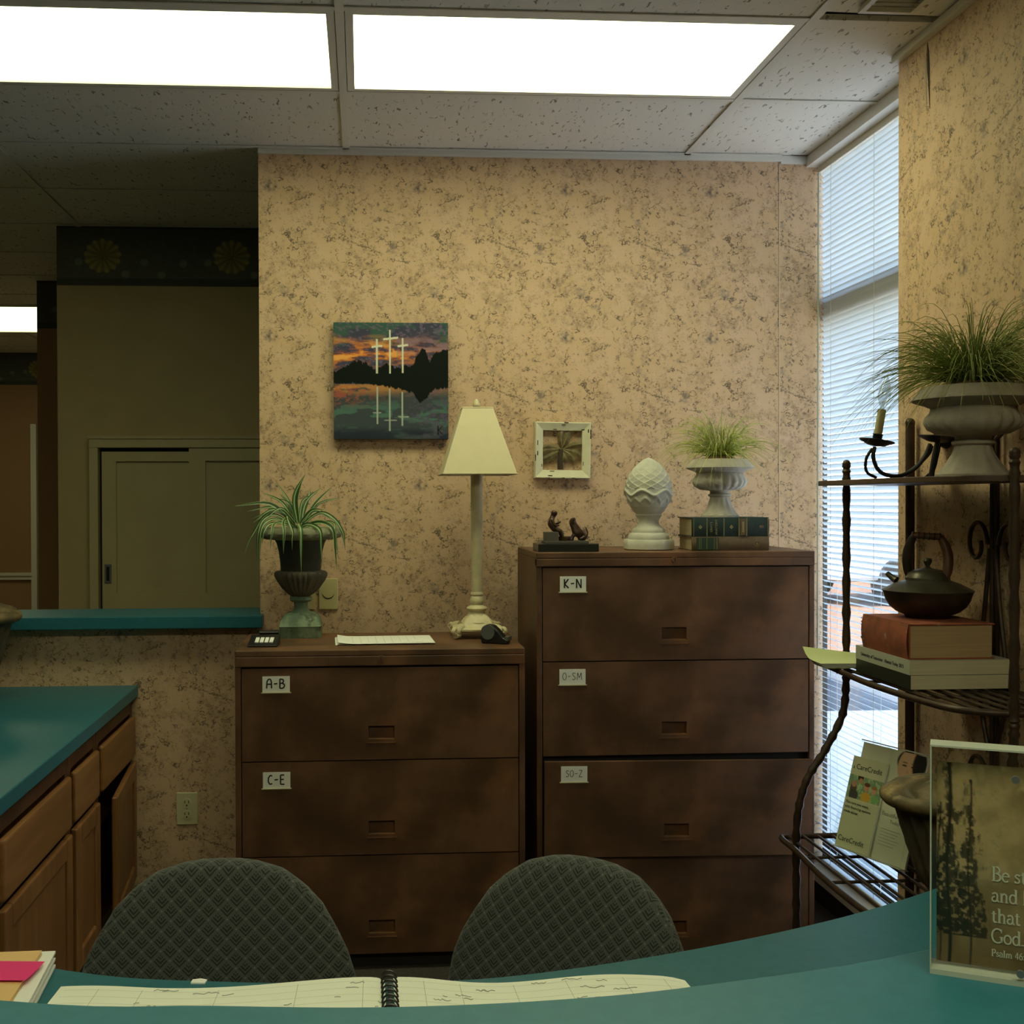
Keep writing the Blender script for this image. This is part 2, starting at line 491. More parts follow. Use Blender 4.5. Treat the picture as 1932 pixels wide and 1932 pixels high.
M_PALM = mat('tarnished brass palm', (.44, .36, .17), (.24, .19, .085), scale=40, rough=.45)
M_CANVAS = mat('canvas edge', (.045, .05, .055), (.03, .035, .045), scale=30, rough=.8)
M_PAINT = vcol_mat('oil paint', rough=.6, spec=.12)
M_PRINT = vcol_mat('printed card', rough=.6, spec=.3)
M_BORDER = vcol_mat('shell border paper', rough=.7, spec=.2)
M_PEACH = mat('peach folder', (.78, .50, .22), rough=.75)
M_PINK = mat('pink sticky note', (.85, .03, .22), rough=.7)
M_YELGRN = mat('pale green notepad', (.60, .64, .30), rough=.85)
M_BLIND = None
M_WFRAME = mat('bronze window frame', (.022, .019, .016), rough=.4, metal=.3)
M_CANDLE = mat('ivory candle sleeve', (.46, .39, .22), rough=.6)
M_WHITELET = mat('off white lettering', (.60, .57, .46), rough=.6)
M_GREYTXT = mat('grey print', (.19, .20, .18), rough=.7)
M_METALPULL = mat('dull steel pull', (.20, .22, .23), rough=.35, metal=.6)

def blind_mat():
    n = N('white blind slat')
    n.set(color=(.72, .72, .70), rough=.45, spec=.4)
    tr = n.n('ShaderNodeBsdfTranslucent', {0: (.70, .72, .72)})
    mx = n.n('ShaderNodeMixShader', {0: .38, 1: n.b.outputs[0], 2: tr.outputs[0]})
    n.t.links.new(mx.outputs[0], n.t.nodes['Material Output'].inputs[0])
    return n.mat
M_BLIND = blind_mat()
def clear_mat(name, tint=(1, 1, 1), gloss=.06, rough=.03):
    n = N(name)
    t = n.n('ShaderNodeBsdfTransparent', {0: tint})
    g = n.n('ShaderNodeBsdfGlossy', {0: (.9, .9, .9), 'Roughness': rough})
    fr = n.n('ShaderNodeLayerWeight', {'Blend': .5})
    fac = n.math('ADD', n.math('MULTIPLY', n.math('POWER', fr.outputs['Facing'], 4.0), .55), gloss, clamp=True)
    mx = n.n('ShaderNodeMixShader', {0: fac, 1: t.outputs[0], 2: g.outputs[0]})
    n.t.links.new(mx.outputs[0], n.t.nodes['Material Output'].inputs[0])
    return n.mat
M_GLASS = clear_mat('window glass', (.95, .98, .98), .03)
M_ACRYL = clear_mat('clear acrylic', (.97, .98, .97), .015, .05)
M_ACRYLEDGE = mat('frosted acrylic edge', (.42, .45, .38), rough=.3)
M_BULB = clear_mat('clear bulb glass', (.80, .82, .80), .10)
def emit_mat(name, c, s):
    n = N(name); n.set(color=(.8, .8, .75), emit=c, estr=s, rough=.5); return n.mat
M_PANEL = emit_mat('fluorescent diffuser', PANEL_COLOR, PANEL_POWER)
M_FILLPANEL = emit_mat('added fill diffuser', FILL_COLOR, FILL_POWER)
M_LPANEL = emit_mat('dimmed fluorescent diffuser', PANEL_COLOR, LEFT_POWER)
M_HNPANEL = emit_mat('near hall diffuser', PANEL_COLOR, HALL_NEAR_POWER)
M_HPANEL = emit_mat('hall diffuser', PANEL_COLOR, HALL_POWER)

def fabric():
    n = N('fan patterned fabric')
    uv = n.n('ShaderNodeSeparateXYZ', {0: n.coord('UV')})
    cs = .0335
    a = n.math('DIVIDE', n.math('ADD', uv.outputs[1], uv.outputs[0]), cs)
    b = n.math('DIVIDE', n.math('SUBTRACT', uv.outputs[1], uv.outputs[0]), cs)
    fa = n.math('FRACT', a); fb = n.math('FRACT', b)
    mn = n.math('MINIMUM', fa, fb); mx = n.math('MAXIMUM', fa, fb)
    st = n.math('FRACT', n.math('MULTIPLY', mn, 4.5))
    stripes = n.math('MULTIPLY', n.ramp(st, .42, .5), n.ramp(mx, .88, .82))
    stripes = n.math('MULTIPLY', stripes, n.ramp(mn, .1, .14))
    rr = n.math('FRACT', n.math('MULTIPLY', n.math('SUBTRACT', fa, fb), 5.0))
    brk = n.math('MAXIMUM', n.ramp(mn, .55, .45), n.ramp(n.math('ABSOLUTE', n.math('SUBTRACT', rr, .5)), .12, .2))
    stripes = n.math('MULTIPLY', stripes, brk)
    ea = n.math('MINIMUM', fa, n.math('SUBTRACT', 1.0, fa)); eb = n.math('MINIMUM', fb, n.math('SUBTRACT', 1.0, fb))
    dot = n.math('MULTIPLY', n.ramp(ea, .09, .05), n.ramp(eb, .09, .05))
    wv = n.noise(n.coord('Object'), 900, 2)
    base = n.mix(wv, lin((.072, .078, .074)), lin((.11, .118, .110)))
    c = n.mix(n.math('MULTIPLY', stripes, .86), base, lin((.020, .025, .021)))
    c = n.mix(n.math('MULTIPLY', dot, .7), c, lin((.20, .20, .18)))
    n.set(color=c, rough=.92, spec=.15, sheen=.15, normal=n.bump(n.math('SUBTRACT', wv, n.math('MULTIPLY', stripes, .6)), .35, .002))
    return n.mat
M_FABRIC = fabric()

# numpy value noise for painted and printed surfaces
_rng = np.random.RandomState(11)
_perm = _rng.rand(256, 256)
def vnoise(x, y):
    xi = np.floor(x).astype(int); yi = np.floor(y).astype(int)
    fx = x - xi; fy = y - yi
    fx = fx * fx * (3 - 2 * fx); fy = fy * fy * (3 - 2 * fy)
    g = lambda i, j: _perm[i % 256, j % 256]
    return (g(xi, yi) * (1 - fx) + g(xi + 1, yi) * fx) * (1 - fy) + (g(xi, yi + 1) * (1 - fx) + g(xi + 1, yi + 1) * fx) * fy
def fbm(x, y, o=4):
    s = 0; a = .5; t = 0
    for k in range(o):
        s = s + a * vnoise(x * 2 ** k + 17 * k, y * 2 ** k + 31 * k); t += a; a *= .5
    return s / t
def lerp(a, b, t):
    return a + (b - a) * np.asarray(t)[..., None]
def picture(name, P0, U_, V_, nu, nv, fn, material, parent=None):
    """a flat print: P0 top left corner, U_ across, V_ down; fn(u, v) -> linear colour array"""
    P0, U_, V_ = Vector(P0), Vector(U_), Vector(V_)
    u, v = np.meshgrid((np.arange(nu + 1)) / nu, (np.arange(nv + 1)) / nv)
    C = np.clip(fn(u, v), 0, 1).reshape(-1, 3)
    b = MB()
    pts = [tuple(P0 + U_ * a + V_ * d) for a, d in zip(u.ravel(), v.ravel())]
    faces = []
    for j in range(nv):
        for i in range(nu):
            k = j * (nu + 1) + i
            faces.append((k, k + nu + 1, k + nu + 2, k + 1))
    b.v = pts; b.f = faces; b.m = [0] * len(faces); b.c = [tuple(x) for x in C]
    return b.build(name, material, parent, uv=False)
def L(h): return np.array(lin(h))

def text_obj(name, body, size, material, M_, parent=None, align='LEFT', extrude=.0003):
    cu = bpy.data.curves.new(name, 'FONT'); cu.body = body; cu.size = size; cu.align_x = align; cu.extrude = extrude
    cu.resolution_u = 3
    tmp = bpy.data.objects.new('tmp', cu); col.objects.link(tmp)
    bpy.context.view_layer.update()
    me = bpy.data.meshes.new_from_object(tmp.evaluated_get(bpy.context.evaluated_depsgraph_get()))
    bpy.data.objects.remove(tmp); bpy.data.curves.remove(cu)
    me.transform(M_)
    me.name = name
    me.materials.clear(); me.materials.append(material)
    o = bpy.data.objects.new(name, me); col.objects.link(o)
    if parent is not None: o.parent = parent
    return o

def arc(cx, cy, rx, ry, a0, a1, n=9):
    return [(cx + rx * math.cos(math.radians(a0 + (a1 - a0) * i / (n - 1))), cy + ry * math.sin(math.radians(a0 + (a1 - a0) * i / (n - 1)))) for i in range(n)]
# stroke letters: polylines in a box 1 high
GL = {
 'A': ([[(0, 0), (.04, .75), (.2, 1), (.42, .98), (.5, .7), (.52, 0)], [(.02, .45), (.52, .47)]], .62),
 'B': ([[(.05, 0), (.05, 1)], [(.05, 1), (.4, .95), (.45, .72), (.3, .55), (.05, .52)], [(.3, .55), (.55, .4), (.5, .1), (.3, 0), (.05, 0)]], .65),
 'C': ([[(.45, .9), (.25, 1), (.05, .7), (.03, .3), (.2, 0), (.45, .1)]], .55),
 'E': ([[(.45, 1), (.05, 1), (.05, 0), (.47, 0)], [(.05, .52), (.4, .53)]], .55),
 'K': ([[(.05, 0), (.05, 1)], [(.5, 1), (.06, .45), (.52, 0)]], .62),
 'N': ([[(.05, 0), (.05, 1), (.55, 0), (.55, 1)]], .68),
 'O': ([arc(.26, .5, .25, .5, 0, 360, 14)], .6),
 'S': ([[(.48, .88), (.2, 1), (.06, .8), (.2, .55), (.42, .42), (.44, .15), (.2, 0), (.02, .1)]], .55),
 'M': ([[(.03, 0), (.12, 1), (.36, .3), (.6, 1), (.7, 0)]], .8),
 'Z': ([[(.03, 1), (.5, 1), (.03, 0), (.55, 0)]], .6),
 '-': ([[(.02, .48), (.4, .52)]], .5),
}
def strokes(mb, lines, w, z=0.0):
    parts = []
    for ln in lines:
        cur = [ln[0]]
        for i in range(1, len(ln)):
            cur.append(ln[i])
            if i < len(ln) - 1:
                a = Vector((ln[i][0] - ln[i - 1][0], ln[i][1] - ln[i - 1][1])); d = Vector((ln[i + 1][0] - ln[i][0], ln[i + 1][1] - ln[i][1]))
                if a.length > 1e-9 and d.length > 1e-9 and a.angle(d) > .9:
                    parts.append(cur); cur = [ln[i]]
        parts.append(cur)
    for ln in parts:
        P = [Vector((x, y, 0)) for x, y in ln]
        m = len(P); V_ = []; F_ = []
        for i in range(m):
            t = (P[min(i + 1, m - 1)] - P[max(i - 1, 0)])
            t = t.normalized() if t.length > 1e-9 else Vector((1, 0, 0))
            e = Vector((-t.y, t.x, 0)) * (w / 2)
            a = P[i] + e; b_ = P[i] - e
            V_ += [(a.x, a.y, z), (b_.x, b_.y, z)]
        for i in range(m - 1):
            F_.append((2 * i, 2 * i + 1, 2 * i + 3, 2 * i + 2))
        mb._add(V_, F_)
def handwrite(s, h, w, slant=.0, gap=.12):
    mb = MB(); x = 0
    for ch in s:
        if ch not in GL: x += .4; continue
        ls, adv = GL[ch]
        strokes(mb, [[((x + px + slant * py) * h, py * h) for px, py in l_] for l_ in ls], w)
        x += adv + gap
    return mb, (x - gap) * h
# ------------------------------------------------------------------ the setting
CEIL = 2.755
WY = 4.27            # face of the back wall
WXR = 1.55           # face of the right wall
WX0 = -.374          # free end of the back wall
def struct(name, mb, m, label=None, **kw):
    return tag(mb.build(name, m, **kw), label, None, None, 'structure')

floor = struct('floor', MB().box(-5, 1.86, -3.0, 11, -.1, 0), M_CARPET, 'dark carpet floor behind the reception desk')
struct('bounce_floor', MB().box(-3.6, 1.72, 4.4, 10.3, 0, .004), mat('pale bounce floor', (.55, .48, .37), rough=.5), 'unseen pale floor added to bounce light into the hallway')  # pale slab added out of view to bounce light onto the hallway ceiling
back = struct('wall_back', MB().box(WX0, 1.72, WY, WY + .13, 0, 3.0).box(1.555, 1.72, WY + .13, WY + .40, 0, 3.0), M_WALL, 'tan marbled wallpaper wall behind the filing cabinets')
MB().box(1.556, 1.7195, WY - .0015, WY, 0, 2.735).build('wallpaper_strip', M_WALL, back)
MB().box(1.5525, 1.556, WY - .0019, WY, 0, 2.735).build('paper_edge', M_SEAM, back)
half = struct('wall_partition', MB().box(-3.6, WX0, WY, WY + .13, 0, 1.02), M_WALL, 'low wallpapered partition below the teal ledge')
rightw = struct('wall_right', MB().box(WXR, 1.82, -3.0, 3.29, 0, 3.0), M_WALL, 'marbled wallpaper wall beside the window')
# torn wallpaper seam high on the right wall
t0, t1 = onX(1750, 80, WXR - .001), onX(1754, 205, WXR - .001)
tb = MB()
tear = [(0, 0), (.1, .006), (.25, .011), (.42, .013), (.55, .008), (.8, .004), (1, 0)]
pts = [(t0.y + (t1.y - t0.y) * a, t0.z + (t1.z - t0.z) * a) for a, w_ in tear]
poly = [(p[0] - w_[1] / 2, p[1]) for p, w_ in zip(pts, tear)] + [(p[0] + w_[1] / 2, p[1]) for p, w_ in zip(pts[::-1], tear[::-1])]
tb.prism(poly, WXR - .0015, WXR + .001, axis='x')
tb.build('paper_tear', M_TEAR, rightw)
cr = MB()
cr.grid(2, 8, lambda u, v: (WXR - .001 - .004 * math.sin(PI * v) * u, pts[0][0] + .006 + (.006 * u) * math.sin(PI * v), pts[0][1] + (pts[-1][1] - pts[0][1]) * v))
cr.build('paper_curl', M_SEAM, rightw, smooth=True)
struct('wall_left', MB().box(-3.72, -3.6, -3.0, 11, 0, 3.0), M_BEIGE, 'plain wall on the far left')
struct('wall_rear', MB().box(-3.6, WXR, -3.0, -2.88, 0, 3.0), M_BEIGE, 'plain wall behind the counter')
hall = struct('wall_hall', MB().box(-1.415, 1.72, 5.53, 5.65, 0, 3.0), M_HALLW, 'tan hallway wall with dark shell border')
far = struct('wall_hall_far', MB().box(-1.885, 1.72, 6.92, 7.04, 0, 3.0), M_HALLR, 'brown wall deeper in the hallway')
end = struct('wall_hall_end', MB().box(-3.6, 1.72, 10.3, 10.42, 0, 3.0), M_HALLR, 'dark brown wall at the end of the hallway')
struct('wall_outer', MB().box(1.72, 1.86, 4.66, 11, 0, 3.0).box(1.72, 1.86, 3.29, 4.66, 0, .09).box(1.72, 1.86, 3.29, 4.66, 2.80, 3.0), M_BEIGE, 'outer wall around the window')

# ceiling: plenum slab, hung tiles and tees
ceil = struct('ceiling', MB().box(-3.72, 2.1, -3.0, 11, 3.0, 3.12), M_PLENUM, 'suspended ceiling of fissured white tiles')
PX_ = 1.257
cols_e = [-3.6, -2.571, -1.314, -.057, 1.20, 1.715]
rows_e = [3.046 - .625 * k for k in range(9, 0, -1)] + [3.046, 3.671, 4.255] + [4.88 + .625 * k for k in range(10)]
tile_cache = {}
rt = random.Random(3)
for j in range(len(rows_e) - 1):
    y0, y1 = rows_e[j], rows_e[j + 1]
    for i in range(len(cols_e) - 1):
        x0, x1 = cols_e[i], cols_e[i + 1]
        if (abs(y0 - 3.046) < .01 or abs(y0 + .079) < .01) and x0 < 1 and x0 > -1.4: continue       # light fixtures sit here
        cx1 = x1
        if y0 < 3.0 and x0 > 1.1: cx1 = WXR
        if y0 > 4.2 and x0 > 1.1: cx1 = 1.60
        tilt = 0
        w_, d_ = cx1 - x0 - .006, y1 - y0 - .006
        key = (round(w_, 3), round(d_, 3))
        if key not in tile_cache:
            tile_cache[key] = MB().box(-w_ / 2, w_ / 2, -d_ / 2, d_ / 2, 0, .016).mesh('tile')
            tile_cache[key].materials.append(M_TILE)
        o = bpy.data.objects.new('tile', tile_cache[key]); col.objects.link(o); o.parent = ceil
        o.location = ((x0 + cx1) / 2, (y0 + y1) / 2, CEIL + rt.uniform(0, .0015))
        if abs(y1 - 3.046) < .01 and x0 > 1.1:                          # a tile that has slipped and leaves a dark gap
            o.location.y -= .030; o.location.z += .004; o.rotation_euler = (0, 0, .035)
for y in rows_e[1:-1]:
    xs = (-3.6, 1.715) if 3.0 < y < 4.3 else ((-3.6, WXR) if y < 3 else (-3.6, 1.70))
    if 4.2 < y < 4.3:
        MB().box(-3.6, WX0, y - .012, y + .012, CEIL - .004, CEIL - .0005).build('tee', M_TEE, ceil)
        continue
    x_r = 1.20 if abs(y - 3.046) < .01 else xs[1]
    MB().box(xs[0], x_r, y - .012, y + .012, CEIL - .004, CEIL - .0005).build('tee', M_TEE, ceil)
for x in cols_e[1:-1]:
    y1 = 4.26 if x > WX0 else 10.2
    MB().box(x - .012, x + .012, -2.5, y1, CEIL - .005, CEIL - .0015).build('tee', M_TEE, ceil)
tr = struct('trim_1', MB().box(WX0, 1.555, WY - .014, WY, CEIL - .022, CEIL - .001).box(WX0, 1.555, WY - .03, WY - .014, CEIL - .005, CEIL - .001), M_TEE, 'white ceiling edge moulding along the back wall')
struct('trim_2', MB().box(WXR - .022, WXR, -2.88, 3.29, CEIL - .022, CEIL - .001), M_TEE, 'white ceiling edge moulding along the right wall')
struct('trim_3', MB().box(1.556, 1.70, WY - .012, WY - .0032, CEIL - .030, CEIL - .001), M_TEE, 'short ceiling edge moulding beside the window')

# ceiling lights
def ceiling_light(label, x0, x1, y0, y1, m, zf=CEIL, group=None):
    t = thing('ceiling_light', label, 'ceiling light', ((x0 + x1) / 2, (y0 + y1) / 2, zf), 0, group)
    hx, hy = (x1 - x0) / 2, (y1 - y0) / 2
    fw = .022
    fr = MB()
    fr.box(-hx, hx, -hy, -hy + fw, -.003, .05).box(-hx, hx, hy - fw, hy, -.003, .05).box(-hx, -hx + fw, -hy + fw, hy - fw, -.003, .05).box(hx - fw, hx, -hy + fw, hy - fw, -.003, .05)
    fr.build('frame', M_TEE, t)
    MB().box(-hx + fw, hx - fw, -hy + fw, hy - fw, .004, .012).build('diffuser', m, t)
    MB().box(-hx, hx, -hy, hy, .05, .06).build('housing', M_TEE, t)
    return t
ceiling_light('bright fluorescent ceiling panel nearest the window', -.043, 1.186, 3.060, 3.657, M_PANEL, group='fluorescent panels over the filing cabinets')
ceiling_light('bright fluorescent ceiling panel over the left end of the partition', -1.300, -.071, 3.060, 3.657, M_LPANEL, group='fluorescent panels over the filing cabinets')
ceiling_light('unseen fluorescent ceiling panel added over the visitor side of the counter, right of the pair', -.043, 1.186, -.065, .532, M_FILLPANEL, group='added panels over the visitor side')  # this pair is added out of view as fill for the desk side
ceiling_light('unseen fluorescent ceiling panel added over the visitor side of the counter, left of the pair', -1.300, -.071, -.065, .532, M_FILLPANEL, group='added panels over the visitor side')
ceiling_light('small lit ceiling panel far down the dark hallway', -3.06, -2.03, 7.75, 8.95, M_HPANEL, zf=CEIL - .012)

ceiling_light('lit ceiling panel in the hallway left of the sliding doors', -3.05, -2.60, 4.62, 5.24, M_HNPANEL, zf=CEIL - .012)

# ceiling vent at the top edge of the picture
vp = onZ(1708, -16, CEIL)
vt = thing('ceiling_vent', 'white metal air vent set in the ceiling by the right wall', 'vent', (vp.x, vp.y, CEIL))
vb = MB().box(-.075, .075, -.11, -.095, -.012, -.001).box(-.075, .075, .095, .11, -.012, -.001).box(-.075, -.06, -.095, .095, -.012, -.001).box(.06, .075, -.095, .095, -.012, -.001)
vb.build('frame', M_TRIMW, vt)
for k in range(7):
    MB().obox((0, -.08 + k * .0265, -.006), (.12, .018, .0015), Matrix.Rotation(.6, 3, 'X')).build('slat', M_TRIMW, vt)

# shell border in the hallway
def border_fn(L_):
    def fn(u, v):
        base = lerp(L('#63655f') * np.ones(u.shape + (3,)), L('#54564f'), fbm(u * L_ * 60, v * 20))
        base = lerp(base, L('#484a45'), smooth01((.05 - v) / .03)); base = lerp(base, L('#4a4c47'), smooth01((v - .86) / .03))
        x = u * L_
        for c in np.arange(.21, L_ + .3, .595):
            dx = (x - c) / .084; dy = (v * .276 - .138) / .078
            an = np.arctan2(dx, -dy); rr = np.hypot(dx, dy)
            edge = 1 + .05 * np.cos(an * 13)
            m = smooth01((edge - rr) / .06)
            sh = L('#a39a62') * (.78 + .22 * np.cos(an * 13))[..., None] * (.6 + .4 * np.clip(rr, 0, 1))[..., None]
            base = base * (1 - m[..., None]) + sh * m[..., None]
            for q in (-.11, .105, .19, .27, .37):
                d = np.hypot((x - c - q) / .021, (v * .276 - .195 + .03 * math.sin(q * 40)) / .019)
                base = lerp(base, L('#7e8278'), smooth01((1 - d) / .3) * .75)
        return base
    return fn
bo = picture('shell_border', (-1.415, 5.529, CEIL), (2.3, 0, 0), (0, 0, -.276), 460, 60, border_fn(2.3), M_BORDER, hall)
picture('shell_border', (-1.885, 6.919, CEIL), (.8, 0, 0), (0, 0, -.276), 90, 40, border_fn(.8), M_BORDER, far)
picture('shell_border', (-3.6, 10.299, CEIL), (2.2, 0, 0), (0, 0, -.276), 160, 30, border_fn(2.2), M_BORDER, end)
cr_z = onY(30, 1085, 10.28).z
struct('trim_4', MB().box(-3.6, -1.2, 10.27, 10.3, cr_z - .04, cr_z + .02).box(-3.6, -1.2, 10.255, 10.3, cr_z - .005, cr_z + .012), M_TRIMW, 'white chair rail at the end of the hallway')
d0 = onY(57, 800, 10.2); d1 = onY(70, 1150, 10.2)
struct('trim_5', MB().box(d0.x, d1.x, 10.2, 10.3, 0, d0.z), M_TRIMW, 'pale upright door casing at the end of the hallway')

# sliding cupboard doors in the hallway
def hz(py, Y=5.5): return onY(300, py, Y).z
def hx(px, Y=5.5): return onY(px, 1000, Y).x
door = thing('door_1', 'cream sliding panel doors in a plain casing in the hallway', None, (hx(170), 5.53, 0), 0, None, 'structure')
X0 = hx(170); zt, zc = hz(828), hz(845)
def dx(px): return hx(px) - X0
XR = 1.75
MB().box(0, XR, -.05, 0, zc, zt).build('casing', M_DOORC, door, bevel=.003)
MB().box(0, dx(187), -.05, 0, 0, zc).build('casing', M_DOORC, door, bevel=.003)
MB().box(0, XR, -.058, 0, zt, zt + .012).build('casing_cap', M_DOORC, door)
MB().box(dx(187), XR, -.002, .0, 0, zc).build('track_shade_sheet', M_DARK, door)  # thin dark sheet, colour stands in for the shade behind the panels
def slab(name, xa, xb, ya, yb, zb, ztop, sx, st_top, zlow):
    o = MB()
    o.box(xa, xa + sx, ya, yb, zb, ztop).box(xb - sx, xb, ya, yb, zb, ztop).box(xa + sx, xb - sx, ya, yb, ztop - st_top, ztop).box(xa + sx, xb - sx, ya, yb, zb, zlow)
    p = o.build(name, M_DOORC, door)
    MB().box(xa + sx, xb - sx, ya + .016, yb, zlow, ztop - st_top).build('inset_panel', M_DOORC, p)
    return p
zi = hz(870)
p1 = slab('sliding_panel', dx(192), dx(192) + .58, -.024, -.003, .02, hz(852), dx(219) - dx(192), .045, hz(1118))
p2 = slab('sliding_panel', dx(358), dx(358) + .62, -.047, -.026, .02, zc - .003, dx(389) - dx(358), .058, hz(1118))
px_, pz_ = dx(203), hz(1082)
MB().box(px_ - .016, px_ + .016, -.028, -.024, pz_ - .045, pz_ + .045).build('recessed_pull', M_METALPULL, p1, bevel=.003)
MB().box(px_ - .007, px_ + .007, -.0295, -.028, pz_ - .033, pz_ + .033).build('pull_slot', M_DARK, p1)
lk = MB().tube([(dx(375), -.052, hz(1127)), (dx(375), -.046, hz(1127))], .011, 14); lk.build('cylinder_lock', M_DOORC, p2)

# teal ledge on the partition
lg = MB().box(-3.6, WX0 + .012, 4.195, 4.52, 1.022, 1.066)
tag(lg.build('partition_ledge', M_TEAL, bevel=.003), 'long teal laminate ledge capping the low partition', 'ledge')

# window: bronze storefront frame, glass, sill
win = thing('window_1', 'tall narrow bronze framed window beside the right wall', None, (1.77, 3.95, 0), 0, None, 'structure')
def wb(name, x0, x1, y0, y1, z0, z1, m): return MB().box(x0 - 1.77, x1 - 1.77, y0 - 3.95, y1 - 3.95, z0, z1).build(name, m, win)
wb('jamb', 1.76, 1.82, 4.47, 4.64, .09, 2.80, M_WFRAME)
wb('jamb', 1.76, 1.82, 3.27, 3.34, .09, 2.80, M_WFRAME)
wb('transom', 1.733, 1.82, 3.34, 4.47, 2.145, 2.225, M_WFRAME)
wb('head', 1.76, 1.82, 3.34, 4.47, 2.74, 2.80, M_WFRAME)
wb('bottom_rail', 1.76, 1.82, 3.34, 4.47, .09, .16, M_WFRAME)
wb('glass_pane', 1.788, 1.792, 3.34, 4.47, .16, 2.145, M_GLASS)
wb('glass_pane', 1.788, 1.792, 3.34, 4.47, 2.225, 2.74, M_GLASS)
wb('sill', 1.64, 1.76, 3.30, 4.268, .085, .11, M_TRIMW)
wb('apron', 1.66, 1.75, 3.30, 4.268, .0, .085, M_DARK)
wb('head_trim', 1.655, 1.70, 3.30, 4.268, 2.715, CEIL - .001, M_TEE)

# mini blind: every slat its own part
bl = thing('window_blind', 'white mini blind hanging full height in the window', 'blind', (1.712, 3.785, .12))
H0 = .12
MB().box(-.014, .014, -.475, .475, 2.572 , 2.60).build('head_rail', M_TRIMW, bl, bevel=.002)
MB().box(-.012, .012, -.473, .473, 0.0, .016).build('bottom_rail', M_TRIMW, bl, bevel=.003)
sm = MB()
sm.grid(4, 1, lambda u, v: ((u - .5) * .025, (v - .5) * .946, .0022 * (1 - (2 * u - 1) ** 2)))
sl_mesh = sm.mesh('slat'); sl_mesh.materials.append(M_BLIND)
sl_mesh.polygons.foreach_set('use_smooth', [True] * len(sl_mesh.polygons))
rs = random.Random(5)
nsl = 0; z = .036
while z < 2.56:
    o = bpy.data.objects.new('slat', sl_mesh); col.objects.link(o); o.parent = bl
    o.location = (0, rs.uniform(-.0015, .0015), z)
    o.rotation_euler = (rs.uniform(-.0015, .0015), math.radians(float(np.interp(z + .12, [.3, 1.15, 1.5, 1.85, 2.7], [21, 24, 34, 50, 54]))) + rs.uniform(-.04, .04), 0)
    z += .0212; nsl += 1
for y in (-.42, .0, .36):
    MB().box(.0125, .0135, y - .0008, y + .0008, .01, 2.575).build('ladder_cord', M_TRIMW, bl)
    MB().box(-.0135, -.0125, y - .0008, y + .0008, .01, 2.575).build('ladder_cord', M_TRIMW, bl)
MB().tube([(-.02, .455, 2.57), (-.022, .457, 1.5), (-.022, .457, .7)], .0035, 8).build('tilt_wand', M_ACRYLEDGE, bl)

# ------------------------------------------------------------------ outside
ext = lambda n_, mb, m, l: tag(mb.build(n_, m), l, None, None, 'structure')
M_CONC = mat('sunlit concrete', (.62, .60, .56), (.54, .52, .48), scale=2, rough=.9)
M_ASPH = mat('blue grey asphalt', (.07, .075, .085), (.055, .06, .07), scale=3, rough=.9)
M_BRICKP = mat('tan paving', (.17, .085, .045), (.13, .065, .035), scale=4, rough=.9)
M_HEDGE = mat('hedge green', (.06, .12, .03), (.03, .07, .02), scale=7, rough=.9, bump=1, bscale=14, bdist=.05)
ext('ground_walk', MB().box(1.86, 40, -6, 8.0, -.12, -.02), M_CONC, 'pale concrete walk outside the window')
ext('ground_lane', MB().box(1.86, 40, 8.0, 10.5, -.12, -.03), M_ASPH, 'grey lane outside the window')
ext('ground_paving', MB().box(1.86, 40, 10.5, 22, -.12, -.02), M_BRICKP, 'tan paving outside the window')
ext('ground_lot', MB().box(1.86, 60, 22, 60, -.12, -.02), M_CONC, 'pale car park beyond the paving')
hb = MB()
hb.grid(60, 8, lambda u, v: (8 + 30 * u, 26 + .5 * mnoise.noise(Vector((u * 60, v * 8, 1))), -.05 + 1.1 * v + .25 * v * mnoise.noise(Vector((u * 50, v * 4, 7)))))
hb.grid(60, 4, lambda u, v: (8 + 30 * u, 26 + 1.0 * v, 1.05 + .25 * (1 - v) * mnoise.noise(Vector((u * 50, 4, 7))) + .1 * mnoise.noise(Vector((u * 60, v * 5, 3)))))
tag(hb.build('hedge', M_HEDGE, smooth=True), 'long clipped green hedge beyond the car park', 'hedge')
def car(label, x, y, rz, c):
    t = thing('parked_car', label, 'car', (x, y, -.02), rz, 'cars in the car park outside')
    mc = mat('car paint', c, rough=.25)
    prof = [(-2.2, .35), (-2.2, .75), (-1.9, .92), (-1.3, .98), (-.7, 1.42), (.75, 1.45), (1.45, 1.0), (2.1, .9), (2.25, .6), (2.2, .35)]
    b = MB().prism([(a, z_) for a, z_ in prof], -.85, .85, axis='y'); b.build('body', mc, t, bevel=.06)
    g = MB().prism([(-1.15, 1.0), (-.65, 1.36), (.7, 1.38), (1.25, 1.0)], -.862, .862, axis='y'); g.build('side_glass', M_DARK, t)
    for sx in (-1.35, 1.4):
        for sy in (-.8, .8):
            MB().tube([(sx, sy - .1, .33), (sx, sy + .1, .33)], .33, 20).build('wheel', M_BLACK, t, smooth=True)
    return t
cp = onY(1665, 962, 17); car('silver car parked outside the window', cp.x + .6, 17, .35, (.45, .47, .5))
cp = onY(1700, 950, 19.5); car('red car parked outside behind the silver one', cp.x + 1.9, 20.5, .2, (.35, .02, .03))
